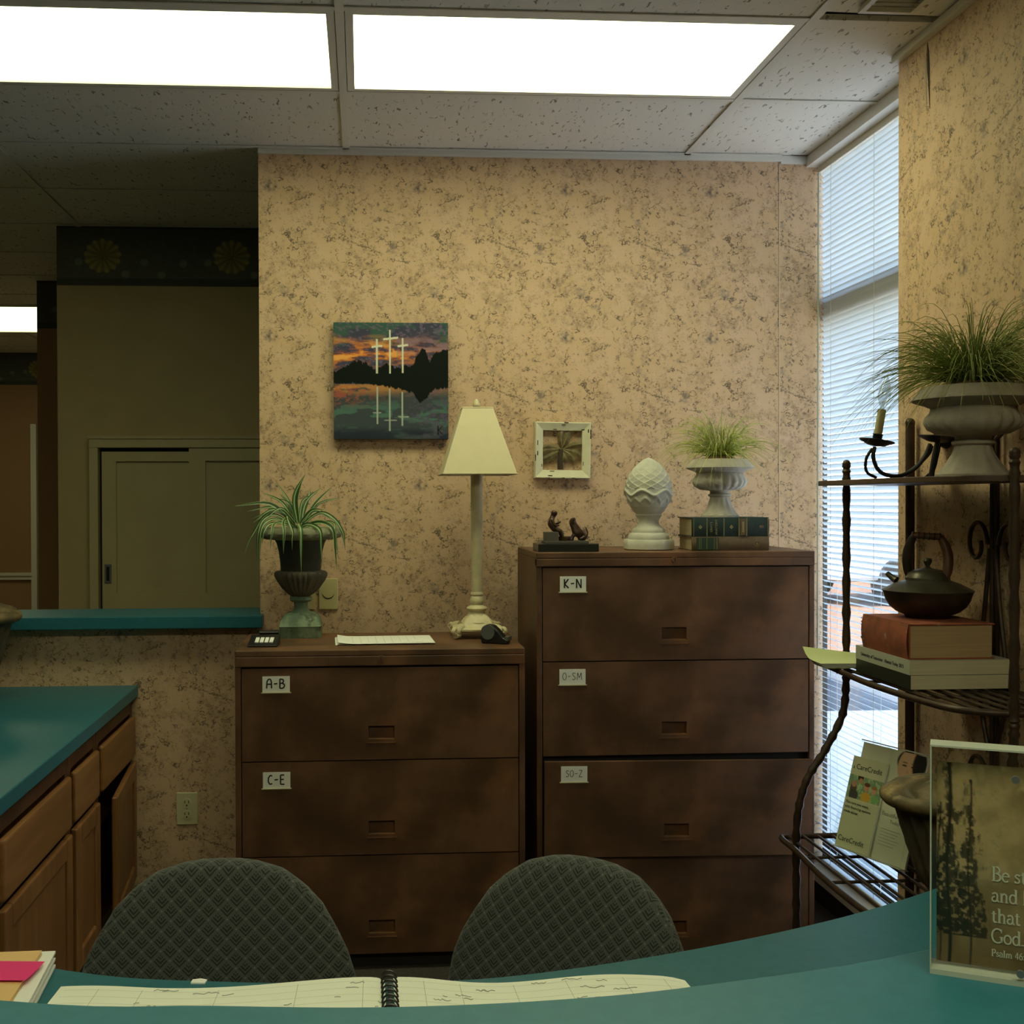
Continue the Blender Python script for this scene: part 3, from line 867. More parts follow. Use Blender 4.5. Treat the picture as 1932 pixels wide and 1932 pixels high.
# ------------------------------------------------------------------ filing cabinets
def drawer_front(w, h, d=.018, px=0, pz=-.0, pw=.083, ph=.042):
    """plate in the XZ plane, front at y=0, with a recessed pull"""
    xs = [-w / 2, px - pw / 2, px + pw / 2, w / 2]; zs = [0, pz - ph / 2, pz + ph / 2, h]
    b = MB()
    V_ = [(x, 0, z_) for z_ in zs for x in xs]
    F_ = []
    for j in range(3):
        for i in range(3):
            if i == 1 and j == 1: continue
            a = j * 4 + i; F_.append((a, a + 1, a + 5, a + 4))
    k = len(V_); rd = .014; ins = .004
    V_ += [(xs[1] + ins, rd, zs[1] + ins), (xs[2] - ins, rd, zs[1] + ins), (xs[2] - ins, rd, zs[2] - ins), (xs[1] + ins, rd, zs[2] - ins)]
    q = [5, 6, 10, 9]
    for i in range(4):
        F_.append((q[i], q[(i + 1) % 4], k + (i + 1) % 4, k + i))
    F_.append((k, k + 1, k + 2, k + 3))
    k2 = len(V_)
    V_ += [(-w / 2, d, 0), (w / 2, d, 0), (w / 2, d, h), (-w / 2, d, h)]
    F_ += [(0, k2, k2 + 1, 3, 2, 1)]
    F_ += [(3, k2 + 1, k2 + 2, 15, 11, 7), (15, k2 + 2, k2 + 3, 12, 13, 14), (12, k2 + 3, k2, 0, 4, 8), (k2, k2 + 3, k2 + 2, k2 + 1)]
    b._add(V_, F_)
    return b

def filing_cabinet(label, x0, x1, y0, depth, top, drawers, tags, lock_px, rail_bottom, tilt=None):
    t = thing('filing_cabinet', label, 'filing cabinet', ((x0 + x1) / 2, y0, 0))
    w = x1 - x0; hw = w / 2
    fr = .018
    body = MB()
    body.box(-hw, -hw + fr, .0, depth, .05, top - .02).box(hw - fr, hw, .0, depth, .05, top - .02)
    body.box(-hw + fr, hw - fr, depth - .01, depth, .05, top - .02)
    body.box(-hw + fr, hw - fr, .03, depth - .01, .05, .07)
    body.build('body', M_CAB, t, bevel=.002)
    tp = MB().box(-hw, hw, -.004, depth, top - .02, top).box(-hw, hw, -.004, .03, rail_bottom, top - .0195)
    tp = tp.build('top_panel', M_CAB, t, bevel=.003)
    MB().box(-hw + .02, hw - .02, .03, depth - .02, 0, .05).build('base', M_CABDK, t)
    MB().box(-hw + fr, hw - fr, .022, .03, .07, rail_bottom + .01).build('cavity', M_CABDK, t)
    b = MB().tube([(lock_px, -.010, (rail_bottom + top) / 2 - .002), (lock_px, -.003, (rail_bottom + top) / 2 - .002)], .010, 16)
    lk_ = b.build('lock', M_CAB, t, smooth=True)
    MB().box(lock_px - .001, lock_px + .001, -.0115, -.0095, (rail_bottom + top) / 2 - .007, (rail_bottom + top) / 2 + .003).build('keyhole', M_DARK, lk_)
    for k, (z1, z0) in enumerate(drawers):
        dw = w - 2 * fr - .006
        h = z1 - z0 - .004
        o = drawer_front(dw, h, px=lock_px, pz=.085 if k < 3 else .085).build('drawer', M_CAB, t, loc=(0, .0005, z0 + .002))
        MB().box(lock_px - .047, lock_px + .047, -.003, 0.0005, .0505, .054).build('pull_lip', M_CAB, o)
        if tilt and k == tilt[0]:
            o.rotation_euler = tilt[1]; o.location.y = tilt[2]
            o.location.z += tilt[3]
        if tags[k]:
            s_, px, pz, tw, th, ink, wt, hgt = tags[k]
            lx = px - (x0 + x1) / 2; lz = pz - (z0 + .002)
            tg = MB().box(lx - tw / 2, lx + tw / 2, -.0025, -.0005, lz - th / 2, lz + th / 2).build('label_card', M_PAPER, o)
            MB().box(lx - tw / 2 - .004, lx + tw / 2 + .004, -.004, -.0005, lz - th / 2 - .003, lz - th / 2).build('label_holder', M_CREAMP, o)
            mb, wd = handwrite(s_, hgt, wt)
            mb.xform(Matrix.Translation((lx - wd / 2, -.0032, lz - hgt / 2 + .002)) @ Matrix.Rotation(PI / 2, 4, 'X'))
            mb.build('handwriting', ink, tg, uv=False)
    return t
YL, YR = 3.66, 3.72
xa, xb = onY(443, 1230, YL).x, onY(990, 1221, YL).x
zL = 1.010
def zl(py, px=720): return onY(px, py, YL).z
def zr(py, px=1270): return onY(px, py, YR).z
def lab(s_, px, py, Y, ink=M_INK, wt=.0042, tw=.085, th=.050, hgt=.029):
    p = onY(px, py, Y); return (s_, p.x, p.z, tw, th, ink, wt, hgt)
dl = [(zl(1258), zl(1434)), (zl(1434), zl(1613)), (zl(1613), zl(1800))]
filing_cabinet('shorter bronze painted filing cabinet with A-B and C-E labels below the lamp', xa, xb, YL, .457, zL, dl,
               [lab('A-B', 521, 1291, YL), lab('C-E', 522, 1472, YL), None], onY(719, 1240, YL).x - (xa + xb) / 2, zl(1256))
xc, xd = onY(1012, 1041, YR).x, onY(1537, 1041, YR).x
zR = onY(1270, 1041, YR).z
dr = [(zr(1069), zr(1246)), (zr(1246), zr(1424)), (zr(1434), zr(1615)), (zr(1615), zr(1800))]
filing_cabinet('taller bronze painted filing cabinet with K-N label beside the window', xc, xd, YR, .457, zR, dr,
               [lab('K-N', 1081, 1102, YR), lab('O-SM', 1080, 1277, YR, M_INK, .0018, hgt=.023), lab('SO-Z', 1080, 1461, YR, M_INK, .0018, hgt=.021), None],
               onY(1272, 1056, YR).x - (xc + xd) / 2, zr(1068), tilt=(2, (.012, .006, -.012), -.022, .004))

# ------------------------------------------------------------------ base cabinets with teal worktop on the left
CZ = .812; CX = -.813
wt_ = MB().box(-1.50, CX, 2.65, WY - .001, CZ - .040, CZ)
tag(wt_.build('worktop', M_TEAL, bevel=.003), 'teal laminate worktop over the oak base cabinets', 'worktop')
def base_cabinet(label, y0, y1, doors=1, open_deg=0):
    t = thing('base_cabinet', label, 'cabinet', (CX - .022, y0, 0), 0, 'oak base cabinets under the worktop')
    L_ = y1 - y0
    b = MB()
    b.box(-.60, -.02, 0, .018, .10, .77).box(-.60, -.02, L_ - .018, L_, .10, .77).box(-.60, -.59, .018, L_ - .018, .10, .77).box(-.59, -.02, .018, L_ - .018, .10, .118)
    b.build('carcass', M_OAKD, t)
    f = MB().box(-.02, 0, 0, .035, .10, .77).box(-.02, 0, L_ - .035, L_, .10, .77).box(-.02, 0, .035, L_ - .035, .715, .77).box(-.02, 0, .035, L_ - .035, .545, .575).box(-.02, 0, .035, L_ - .035, .10, .14)
    f.build('face_frame', M_OAKD, t, bevel=.001)
    MB().box(-.56, -.05, .0, L_, 0, .10).build('toe_kick', M_DARK, t)
    MB().box(-.30, -.021, .018, L_ - .018, .58, .71).build('drawer_box', M_OAKD, t)
    MB().box(-.59, -.05, .018, L_ - .018, .385, .40).build('inner_shelf', M_OAKD, t)
    MB().box(0, .019, .024, L_ - .024, .562, .708).build('drawer', M_OAKH, t, bevel=.009, seg=3)
    dw = L_ - .044
    d = bpy.data.objects.new('door', None)
    fr = .058
    db = MB()
    db.box(0, .019, -dw, -dw + fr, 0, .42).box(0, .019, -fr, 0, 0, .42).box(0, .019, -dw + fr, -fr, 0, fr).box(0, .019, -dw + fr, -fr, .42 - fr, .42)
    d = db.build('door', M_OAK, t, bevel=.006, seg=3, loc=(0.001, L_ - .022, .125), rot=(0, 0, math.radians(open_deg)))
    MB().box(.003, .011, -dw + fr, -fr, fr, .42 - fr).build('door_panel', M_OAK, d)
    return t
base_cabinet('oak base cabinet with wide drawer at the near end of the worktop', 2.68, 3.345)
base_cabinet('narrow oak base cabinet between the wide and the open one', 3.347, 3.690)
base_cabinet('oak base cabinet with its door ajar against the partition', 3.692, 4.262, open_deg=4.5)
# papers inside the ajar cabinet
pb = MB()
for k in range(6):
    pb.obox((0, 0, .004 + k * .012), (.18, .20, .008), Matrix.Rotation(.05 * math.sin(k * 3), 3, 'Z'))
tag(pb.build('paper_stack', M_PAPER, loc=(-.985, 3.84, .4005)), 'stack of white papers inside the ajar cabinet', 'papers')

# ------------------------------------------------------------------ curved reception desk
low_far = catmull([(-1.25, 2.35, 0), (-.85, 2.02, 0), (-.453, 1.814, 0), (-.228, 1.758, 0), (0, 1.737, 0), (.209, 1.742, 0), (.489, 1.815, 0), (.78, 1.93, 0), (1.03, 2.066, 0), (1.28, 2.235, 0)], 6)
up_far = catmull([(-1.15, 1.36, 0), (-.75, 1.12, 0), (-.299, .977, 0), (-.124, .954, 0), (.018, .941, 0), (.16, .945, 0), (.289, .965, 0), (.511, 1.025, 0), (.85, 1.17, 0), (1.30, 1.45, 0)], 6)
def offset(path, d):
    out = []
    for i, p in enumerate(path):
        t = (path[min(i + 1, len(path) - 1)] - path[max(i - 1, 0)]).normalized()
        out.append(p + Vector((t.y, -t.x, 0)) * d)
    return out
def ribbon_slab(a, b, z0, z1):
    poly = [(p.x, p.y) for p in a] + [(p.x, p.y) for p in reversed(b)]
    m = MB(); n = len(a)
    V_ = [(p.x, p.y, z_) for z_ in (z0, z1) for q in (a, b) for p in q]
    F_ = []
    for i in range(n - 1):
        F_ += [(2 * n + i, 3 * n + i, 3 * n + i + 1, 2 * n + i + 1), (i, i + 1, n + i + 1, n + i), (i, 2 * n + i, 2 * n + i + 1, i + 1), (n + i, n + i + 1, 3 * n + i + 1, 3 * n + i)]
    F_ += [(0, n, 3 * n, 2 * n), (n - 1, 3 * n - 1, 4 * n - 1, 2 * n - 1)]
    m._add(V_, F_)
    bm = bmesh.new(); me = bpy.data.meshes.new('t'); me.from_pydata(m.v, [], m.f); bm.from_mesh(me); bmesh.ops.recalc_face_normals(bm, faces=bm.faces); bm.to_mesh(me)
    m.f = [tuple(p.vertices) for p in me.polygons]; bm.free(); bpy.data.meshes.remove(me)
    return m
UZ, LZ = 1.07, .76
desk = thing('reception_desk', 'curved teal reception desk with a raised counter and lower desktop', 'reception desk', (0.05, 1.3, 0))
T_ = Matrix.Translation((-.05, -1.3, 0))
kn = offset(up_far, .10); kn2 = offset(up_far, .16)
near_low = offset(up_far, .09)
ribbon_slab(low_far, near_low, LZ - .038, LZ).xform(T_).build('desktop', M_TEAL, desk, bevel=.003)
ribbon_slab(up_far, offset(up_far, .36), UZ - .038, UZ).xform(T_).build('raised_counter', M_TEAL, desk, bevel=.003)
ribbon_slab(kn, kn2, 0, UZ - .038).xform(T_).build('front_panel', M_OAKD, desk)
lf = offset(low_far, .05); 
for k in (8, 45):
    a_, b_ = lf[k], kn[k]
    d_ = (b_ - a_); ang = math.atan2(d_.y, d_.x)
    MB().obox(((a_ + b_) / 2) + Vector((-.05, -1.3, (LZ - .038) / 2)), (d_.length, .03, LZ - .038), Matrix.Rotation(ang, 3, 'Z')).build('support_panel', M_OAKD, desk)
# ------------------------------------------------------------------ wall plates
def outlet():
    p = onY(353, 1525, WY)
    t = thing('wall_outlet', 'cream double wall outlet on the low partition', 'outlet', (p.x, WY, p.z))
    MB().box(-.038, .038, -.006, 0, -.059, .059).build('cover_plate', M_CREAMP, t, bevel=.003)
    for s_ in (1, -1):
        f = MB().lathe([(.0165, 0), (.0165, .003)], 20).xform(Matrix.Rotation(PI / 2, 4, 'X')).build('socket', M_CREAMP, t, loc=(0, -.006, s_ * .021))
        MB().box(-.008, -.0055, -.0036, -.0028, -.001, .009).build('slot', M_DARK, f)
        MB().box(.0055, .008, -.0036, -.0028, -.001, .009).build('slot', M_DARK, f)
        MB().tube([(0, -.0036, -.008), (0, -.0028, -.008)], .003, 10).build('slot', M_DARK, f)
    MB().tube([(0, -.0075, 0), (0, -.006, 0)], .003, 10).build('screw', M_GOLD, t)
outlet()
p = onY(619.5, 1120.5, WY)
t = thing('dimmer_plate', 'ivory dimmer plate with a worn arc mark behind the planter', 'switch plate', (p.x, WY, p.z))
MB().box(-.035, .035, -.008, 0, -.057, .057).build('cover_plate', M_IVORY, t, bevel=.003)
ar = [Vector((.022 * math.cos(a), -.0085, .012 + .022 * math.sin(a))) for a in np.linspace(math.radians(195), math.radians(345), 12)]
MB().tube([a + Vector((0, 0, -.006)) for a in ar], [.0006 + .0018 * math.sin(PI * i / 11) for i in range(12)], 6).build('arc_mark', M_CHIPSHADE, t)
p = onY(578, 1122, WY)
t = thing('switch_plate', 'plain ivory plate half hidden behind the planter stem', 'switch plate', (p.x, WY, p.z))
MB().box(-.035, .033, -.006, 0, -.055, .057).build('cover_plate', M_IVORY, t, bevel=.003)
MB().box(-.005, .005, -.016, -.006, -.009, .012).build('toggle', M_IVORY, t, bevel=.002)

# ------------------------------------------------------------------ painting of three crosses
def paint_fn(u, v):
    a = u.shape
    n1 = fbm(u * 7 + .6 * fbm(u * 30, v * 30), v * 26, 5); n2 = fbm(u * 34 + 9, v * 60 + 3, 4); n3 = fbm(u * 5 + 40, v * 12 + 7, 3)
    c = np.ones(a + (3,)) * L('#3f4257')
    c = lerp(c, L('#3a5a52'), smooth01((n3 - .45) / .15) * (v < .2))
    c = lerp(c, L('#6b6078'), smooth01((n2 - .55) / .1) * .8)
    sunset = np.exp(-((v - .27) / .10) ** 2) * (1.15 - .75 * u)
    c = lerp(c, L('#8a4e48'), np.clip(sunset * 1.3 * smooth01((n1 - .3) / .3), 0, 1))
    c = lerp(c, L('#e08a3a'), np.clip(sunset * smooth01((n1 - .42) / .16), 0, 1))
    c = lerp(c, L('#f0b060'), np.clip(sunset * smooth01((n1 - .56) / .08), 0, .7))
    c = lerp(c, L('#7d6a86'), np.clip(smooth01((n1 - .5) / .1) * np.exp(-((v - .2) / .06) ** 2) * (u > .55), 0, .7))
    w = v > .53
    wc = np.ones(a + (3,)) * L('#41494f')
    wc = lerp(wc, L('#4f7168'), smooth01((n1 - .5) / .12) * np.exp(-((v - .8) / .13) ** 2))
    wc = lerp(wc, L('#5b4f6a'), smooth01((n2 - .52) / .1) * np.clip((u - .5) * 2, 0, .8))
    wc = lerp(wc, L('#c98a4a'), np.clip(np.exp(-((v - .56) / .05) ** 2) * (1 - u * .7) * smooth01((n1 - .35) / .2), 0, 1))
    wc = lerp(wc, L('#a85a48'), np.clip(np.exp(-((v - .62) / .08) ** 2) * np.exp(-(u / .3) ** 2) * smooth01((n2 - .45) / .15), 0, .8))
    wc = lerp(wc, L('#23283a'), smooth01((v - .88) / .08) * smooth01((n3 - .35) / .2) * .8)
    c = np.where(w[..., None], wc, c)
    jit = (fbm(u * 60, v * 3, 4) - .5) * .05 + (fbm(u * 150, v * 60, 2) - .5) * .02
    top = np.interp(u, [0, .08, .18, .26, .35, .46, .575, .69, .717, .76, .80, .837, .87, .915, 1], [.425, .39, .33, .335, .40, .355, .39, .35, .30, .22, .235, .33, .28, .235, .235]) + jit
    bot = np.interp(u, [0, .2, .4, .575, .69, .73, .76, .80, .837, .887, 1], [.53, .53, .545, .575, .60, .67, .69, .66, .61, .575, .567]) + jit * .8
    tree = smooth01((v - top) / .008) * smooth01((bot - v) / .008)
    c = lerp(c, L('#0d1511'), tree)
    def bar(c, u0, u1, v0, v1, colr, k=1.0):
        m = smooth01((u - u0) / .003) * smooth01((u1 - u) / .003) * smooth01((v - v0) / .003) * smooth01((v1 - v) / .003)
        return lerp(c, L(colr), m * k)
    W_ = '#dcd9c4'
    for x, a0, a1, bv, b0, b1 in ((.377, .14, .44, .205, .33, .425), (.491, .06, .44, .137, .43, .565), (.601, .13, .435, .197, .555, .65)):
        c = bar(c, x - .009, x + .009, a0, a1, W_); 
        sl = (u - x) * -.12
        m = smooth01((u - b0) / .003) * smooth01((b1 - u) / .003) * smooth01((.0105 - np.abs(v - bv - sl)) / .003)
        c = lerp(c, L(W_), m)
    for x, a0, a1, bv, b0, b1 in ((.380, .55, .875, .775, .34, .415), (.488, .565, .935, .84, .435, .55), (.597, .595, .89, .81, .555, .655)):
        br = smooth01((n2 - .25) / .1)
        c = bar(c, x - .008, x + .008, a0, a1, '#b9bfb4', .85)
        m = smooth01((u - b0) / .003) * smooth01((b1 - u) / .003) * smooth01((.007 - np.abs(v - bv)) / .003)
        c = lerp(c, L('#aab2a8'), m * br * .8)
    m = smooth01((.006 - np.abs(u - .91)) / .003) * ((v > .885) & (v < .965))
    m = np.maximum(m, smooth01((.006 - np.abs((u - .915) - np.abs(v - .925) * .9)) / .003) * ((v > .885) & (v < .96)))
    c = lerp(c, L('#10131a'), m)
    return c
tl_, br_ = onY(629, 608, WY - .036), onY(846, 828, WY - .036)
pt = thing('cross_painting', 'square canvas painting of three white crosses at sunset', 'painting', ((tl_.x + br_.x) / 2, WY, br_.z))
pw, ph_ = br_.x - tl_.x, tl_.z - br_.z
MB().box(-pw / 2, pw / 2, -.0355, -.001, 0, ph_).build('canvas', M_CANVAS, pt)
picture('painted_face', (-pw / 2, -.0361, ph_), (pw, 0, 0), (0, 0, -ph_), 216, 216, paint_fn, M_PAINT, pt)

# ------------------------------------------------------------------ palm relief in a white frame
tl_, br_ = onY(1009, 796, WY - .03), onY(1115, 903, WY - .03)
fw_, fh_ = br_.x - tl_.x, tl_.z - br_.z
fr_ = thing('palm_frame', 'small chipped white frame holding a brass palm tree relief', 'wall decor', ((tl_.x + br_.x) / 2, WY, (tl_.z + br_.z) / 2))
fr_.rotation_euler = (0, math.radians(.8), 0)
S = fw_ / 2; I = S * .70
b = MB()
def ring4(s_, y): return [(-s_, y, -s_), (s_, y, -s_), (s_, y, s_), (-s_, y, s_)]
rings = [ring4(S, -.001), ring4(S, -.026), ring4(S * .97, -.034), ring4(S * .80, -.026), ring4(I, -.022), ring4(I, -.002)]
V_ = [p for r_ in rings for p in r_]
F_ = [(4 * j + i, 4 * j + (i + 1) % 4, 4 * j + 4 + (i + 1) % 4, 4 * j + 4 + i) for j in range(5) for i in range(4)]
b._add(V_, F_).build('frame', M_FRAMEW, fr_, bevel=.0012)
rc = random.Random(2)
for k in range(20):
    side = k % 4; a = rc.uniform(-.8, .8) * S; q = rc.choice([.74, .9, .98]) * S; l_ = rc.uniform(.008, .018); w_ = rc.uniform(.0018, .004)
    yy = {.74: -.0242, .9: -.0315, .98: -.0345}[round(q / S, 2)]
    c_ = {0: (a, yy, q), 1: (a, yy, -q), 2: (q, yy, a), 3: (-q, yy, a)}[side]
    sz = (l_, .0016, w_) if side < 2 else (w_, .0016, l_)
    MB().obox(c_, sz).build('paint_chip', M_CHIPSHADE, fr_)
def frond(ang, ln, curve):
    b = MB(); pts = []
    for i in range(13):
        s_ = i / 12
        a = ang + curve * s_ * s_
        pts.append(Vector((0, 0, 0)) if i == 0 else pts[-1] + Vector((math.cos(a), 0, math.sin(a))) * (ln / 12))
    pts = [p_ + Vector((0, -.004 - .014 * math.sin(PI * i / 12 * .8), 0)) for i, p_ in enumerate(pts)]
    b.tube(pts, [.0018 * (1 - .06 * i) for i in range(13)], 5)
    for i in range(1, 13):
        for k in range(3):
            t_ = (pts[i] - pts[i - 1]).normalized()
            for sd in (-1, 1):
                base = pts[i - 1].lerp(pts[i], k / 3)
                nrm = Vector((-t_.z, 0, t_.x)) * sd
                L_ = .027 * math.sin(PI * (.14 + .74 * (i + k / 3) / 13)) * (ln / .08)
                d_ = (nrm * .8 + t_ * .75).normalized() * L_ + Vector((0, .004, -.004))
                w2 = t_ * .0021
                b._add([base - w2, base + w2 + Vector((0, -.001, 0)), base + d_], [(0, 1, 2), (2, 1, 0)])
    return b
pc = Vector((.0, -.004, .004))
for ang, ln, cv in ((160, .085, .9), (178, .088, .5), (205, .085, .25), (100, .078, -.25), (75, .075, -.35), (25, .082, -.5), (-5, .078, -.75), (-30, .066, -.7), (-75, .05, .1)):
    ln *= S / .108
    frond(math.radians(ang), ln, cv).build('frond', M_PALM, fr_, loc=pc)
tk = MB().tube([(-.004, -.01, 0), (-.008, -.012, -S * .35), (-.006, -.01, -I * 1.0)], [.008, .0095, .011], 10)
tk.build('trunk', M_CHIPSHADE, fr_, smooth=True, loc=pc)  # trunk takes the dark chip colour as painted shadow inside the frame

# ------------------------------------------------------------------ verdigris planter with spider plant
pp = onZ(568, 1200, zL); s = pp.y / FPX
pl = thing('spider_plant', 'spider plant with striped leaves in a verdigris urn on the shorter cabinet', 'potted plant', (pp.x, pp.y, zL))
sqf = lambda k: (lambda t_, z_, j: 1 / max(abs(math.cos(t_)), abs(math.sin(t_))) ** k)
def sq(prof, n=40, k=.9):
    b = MB(); b.lathe([(r * s, z_ * s) for r, z_ in prof], n, fn=sqf(k)); return b
ft = sq([(39, 0), (39.5, 2), (39, 20), (40, 21.5), (38.5, 24), (36, 33), (31, 40), (22, 45)], 40, .92)
ft.build('foot', M_VERD, pl, smooth=True)
MB().lathe([(r * s, z_ * s) for r, z_ in [(21, 43), (15, 50), (12.5, 57), (13, 64), (19, 66), (21, 69), (20, 73), (16, 76)]], 32).build('stem', M_VERD, pl, smooth=True)
MB().lathe([(r * s, z_ * s) for r, z_ in [(16, 75), (24, 80), (34, 90), (43, 103), (47.5, 112), (48.5, 118), (47, 122), (40, 123.5)]], 96,
           fn=lambda t_, z_, j: 1 + (.10 * abs(math.cos(t_ * 14)) - .065) * (1 if 0 < j < 6 else 0)).build('bowl', M_VBOWL, pl, smooth=True)
MB().lathe([(r * s, z_ * s) for r, z_ in [(37.5, 123), (38.5, 140), (41, 160), (45, 175), (49, 182)]], 48).build('neck', M_VDK, pl, smooth=True)
MB().lathe([(r * s, z_ * s) for r, z_ in [(48, 181), (66, 182.5), (74, 186), (77, 193), (74, 200), (66, 204), (58, 203), (52, 198)]], 72,
           fn=lambda t_, z_, j: 1 + .012 * math.cos(t_ * 20 + j) * (1 if 1 < j < 6 else 0)).build('rim', M_VRIM, pl, smooth=True)
MB().lathe([(53 * s, 197 * s), (30 * s, 200 * s), (1 * s, 201 * s)], 32).build('soil', M_SOIL, pl)
def leaf(path, w, dark, pale, fold=.3, edge_pale=False):
    """curved blade along a path, five columns across"""
    b = MB(); V_ = []; C_ = []; F_ = []
    P = catmull(path, 5); seg = len(P) - 1
    for i in range(seg + 1):
        t_ = i / seg
        p = P[i]
        d = (P[min(i + 1, seg)] - P[max(i - 1, 0)]).normalized()
        side = d.cross(Vector((0, -1, .35)))
        if side.length < .05: side = Vector((1, 0, 0))
        side.normalize()
        up = side.cross(d).normalized()
        ww = w * min(1, .5 + t_ * 2) * (1 - max(0, (t_ - .45) / .55) ** 1.7) + .0004
        for k, q in enumerate((-1, -.45, 0, .45, 1)):
            V_.append(p + side * (q * ww / 2) - up * (fold * ww * (1 - abs(q)) * .5))
            if edge_pale: C_.append(pale if abs(q) > .9 else dark)
            else: C_.append(pale if q == 0 else dark)
    for i in range(seg):
        for k in range(4):
            a = i * 5 + k; F_.append((a, a + 1, a + 6, a + 5))
    b.v = [tuple(x) for x in V_]; b.f = F_; b.m = [0] * len(F_); b.c = C_
    return b
zs5 = s / 5.52
def pv(q, y): return Vector(((q[0] - 752) * zs5, y, (1775 - q[1]) * zs5))
RIMZ = 204 * s; RIMR = 79 * s
# rising and arching leaves: base, middle, tip in drawing units, depth of the tip
UP = [((720, 610), (690, 330), (805, 90), 44, 0), ((735, 600), (710, 360), (765, 170), 34, .02), ((700, 600), (630, 380), (480, 165), 26, .06), ((760, 600), (810, 380), (960, 235), 36, .05),
      ((770, 610), (900, 400), (1080, 222), 28, .03), ((800, 620), (930, 410), (1165, 340), 26, .05), ((690, 600), (560, 390), (350, 285), 32, .03), ((680, 600), (440, 400), (80, 425), 38, -.02),
      ((680, 600), (480, 440), (200, 480), 30, .02), ((690, 610), (480, 460), (270, 600), 28, -.03), ((740, 610), (860, 470), (1000, 465), 26, -.04), ((740, 600), (770, 380), (880, 315), 30, .04),
      ((700, 600), (560, 450), (400, 560), 28, -.05), ((720, 610), (640, 400), (500, 345), 26, .03), ((750, 610), (820, 380), (850, 230), 24, .06), ((700, 610), (480, 480), (230, 560), 22, .05),
      ((770, 620), (900, 480), (1090, 580), 26, .02), ((720, 600), (600, 380), (520, 300), 24, .07)]
# leaves that spill over the rim: crest and tip
DN = [((480, 470), (175, 930), 32), ((440, 520), (310, 1000), 34), ((470, 560), (340, 1090), 28), ((585, 560), (605, 900), 30), ((600, 530), (692, 865), 30), ((735, 610), (782, 1100), 46),
      ((830, 620), (985, 1030), 42), ((960, 590), (1128, 1070), 40), ((1000, 500), (1215, 885), 36), ((1090, 590), (1140, 930), 24), ((500, 600), (380, 820), 28), ((520, 590), (470, 860), 24)]
greens = [(.030, .085, .024), (.022, .062, .018), (.040, .10, .032)]
k_ = 0
for a, m_, e, w_, dy in UP:
    leaf([pv(a, 0), pv(m_, dy * .5), pv(e, dy)], w_ * zs5, greens[k_ % 3], (.40, .50, .22), edge_pale=(k_ % 3 == 1)).build('leaf', M_LEAF, pl, smooth=True, uv=False)
    k_ += 1
for c_, e, w_ in DN:
    ex = (e[0] - 752) * zs5; ez = (1775 - e[1]) * zs5
    cxm = (c_[0] - 752) * zs5; cz_ = max((1775 - c_[1]) * zs5, RIMZ + .006)
    rt_ = RIMR + .016
    ty_ = -math.sqrt(max(rt_ ** 2 - min(abs(ex), rt_) ** 2, .0004))
    fx = ex * .80 if abs(ex) > rt_ else ex * .93
    ry = -math.sqrt(max((RIMR + .006) ** 2 - min(abs(fx), RIMR + .006) ** 2, .0003))
    path = [Vector((-.01, -.01, RIMZ - .006)), Vector((cxm * .75, ry * .5, max(cz_, RIMZ + .012))), Vector((fx * .5 + cxm * .5, ry * .85, cz_ * .6 + (RIMZ + .008) * .4)), Vector((fx, ry * 1.04, RIMZ - .010)), Vector((ex * .55 + fx * .45, ty_, (RIMZ + ez) * .5)), Vector((ex, ty_ * .97, ez))]
    leaf(path, w_ * zs5, greens[k_ % 3], (.44, .54, .24), edge_pale=(k_ % 4 == 1)).build('leaf', M_LEAF, pl, smooth=True, uv=False)
    k_ += 1

# ------------------------------------------------------------------ table lamp
pp = onZ(900, 1201, zL); pp = Vector((pp.x, min(pp.y, 3.98), zL)); s = pp.y / FPX
lp = thing('table_lamp', 'tall cream table lamp with a square tapered shade on the shorter cabinet', 'lamp', (pp.x, pp.y, zL))
S_ = lambda prof: [(r * s, z_ * s) for r, z_ in prof]
b = MB().lathe(S_([(33, 13), (38, 16), (39, 19), (36, 22), (32, 24), (30, 27), (27, 33), (22, 38), (15, 43)]), 40, fn=sqf(.55))
bs = b.build('base', M_LAMP, lp, smooth=True)
MB().lathe(S_([(30, 25), (30.5, 29), (27, 33), (21, 39), (16, 44), (15, 49), (18, 51), (19.5, 54), (18, 57), (13, 59), (11, 61), (13, 65), (13.5, 70), (11, 76), (9.5, 78), (12, 80), (12, 83), (10.5, 85)]), 40).build('turned_foot', M_LAMP, lp, smooth=True)
MB().lathe(S_([(34, 11), (43, 12), (46, 15), (46, 18), (40, 21)]), 40, fn=sqf(.8)).build('plinth', M_LAMP, lp, smooth=True)
for sx in (-1, 1):
    for sy in (-1, 1):
        path = [Vector((sx * q[0] * s, sy * q[0] * s, q[1] * s)) for q in ((30, 19), (38, 18), (41, 14), (38, 9.5), (41, 7.5), (45, 7))]
        MB().tube(catmull(path, 4), [7 * s * f_ for f_ in np.linspace(1.2, .85, 21)], 8).build('scroll_foot', M_LAMP, lp, smooth=True)
        MB().tube(catmull([Vector((sx * q[0] * s, sy * q[1] * s, q[2] * s)) for q in ((40, 40, 18), (46, 46, 20), (49, 49, 15), (46, 46, 10))], 4), 4 * s, 8).build('scroll_ear', M_LAMP, lp, smooth=True)
MB().lathe(S_([(10.2, 84), (10.6, 120), (11.2, 250), (11.4, 310)]), 24).build('column', M_LAMP, lp, smooth=True)
zb_, zt_ = 306, 433
hb_, ht_ = 69, 28
b = MB()
def sqring(h, z_): return [(-h * s, -h * s, z_ * s), (h * s, -h * s, z_ * s), (h * s, h * s, z_ * s), (-h * s, h * s, z_ * s)]
V_ = sqring(hb_, zb_) + sqring(ht_, zt_) + sqring(ht_ - 1.2, zt_) + sqring(hb_ - 1.5, zb_)
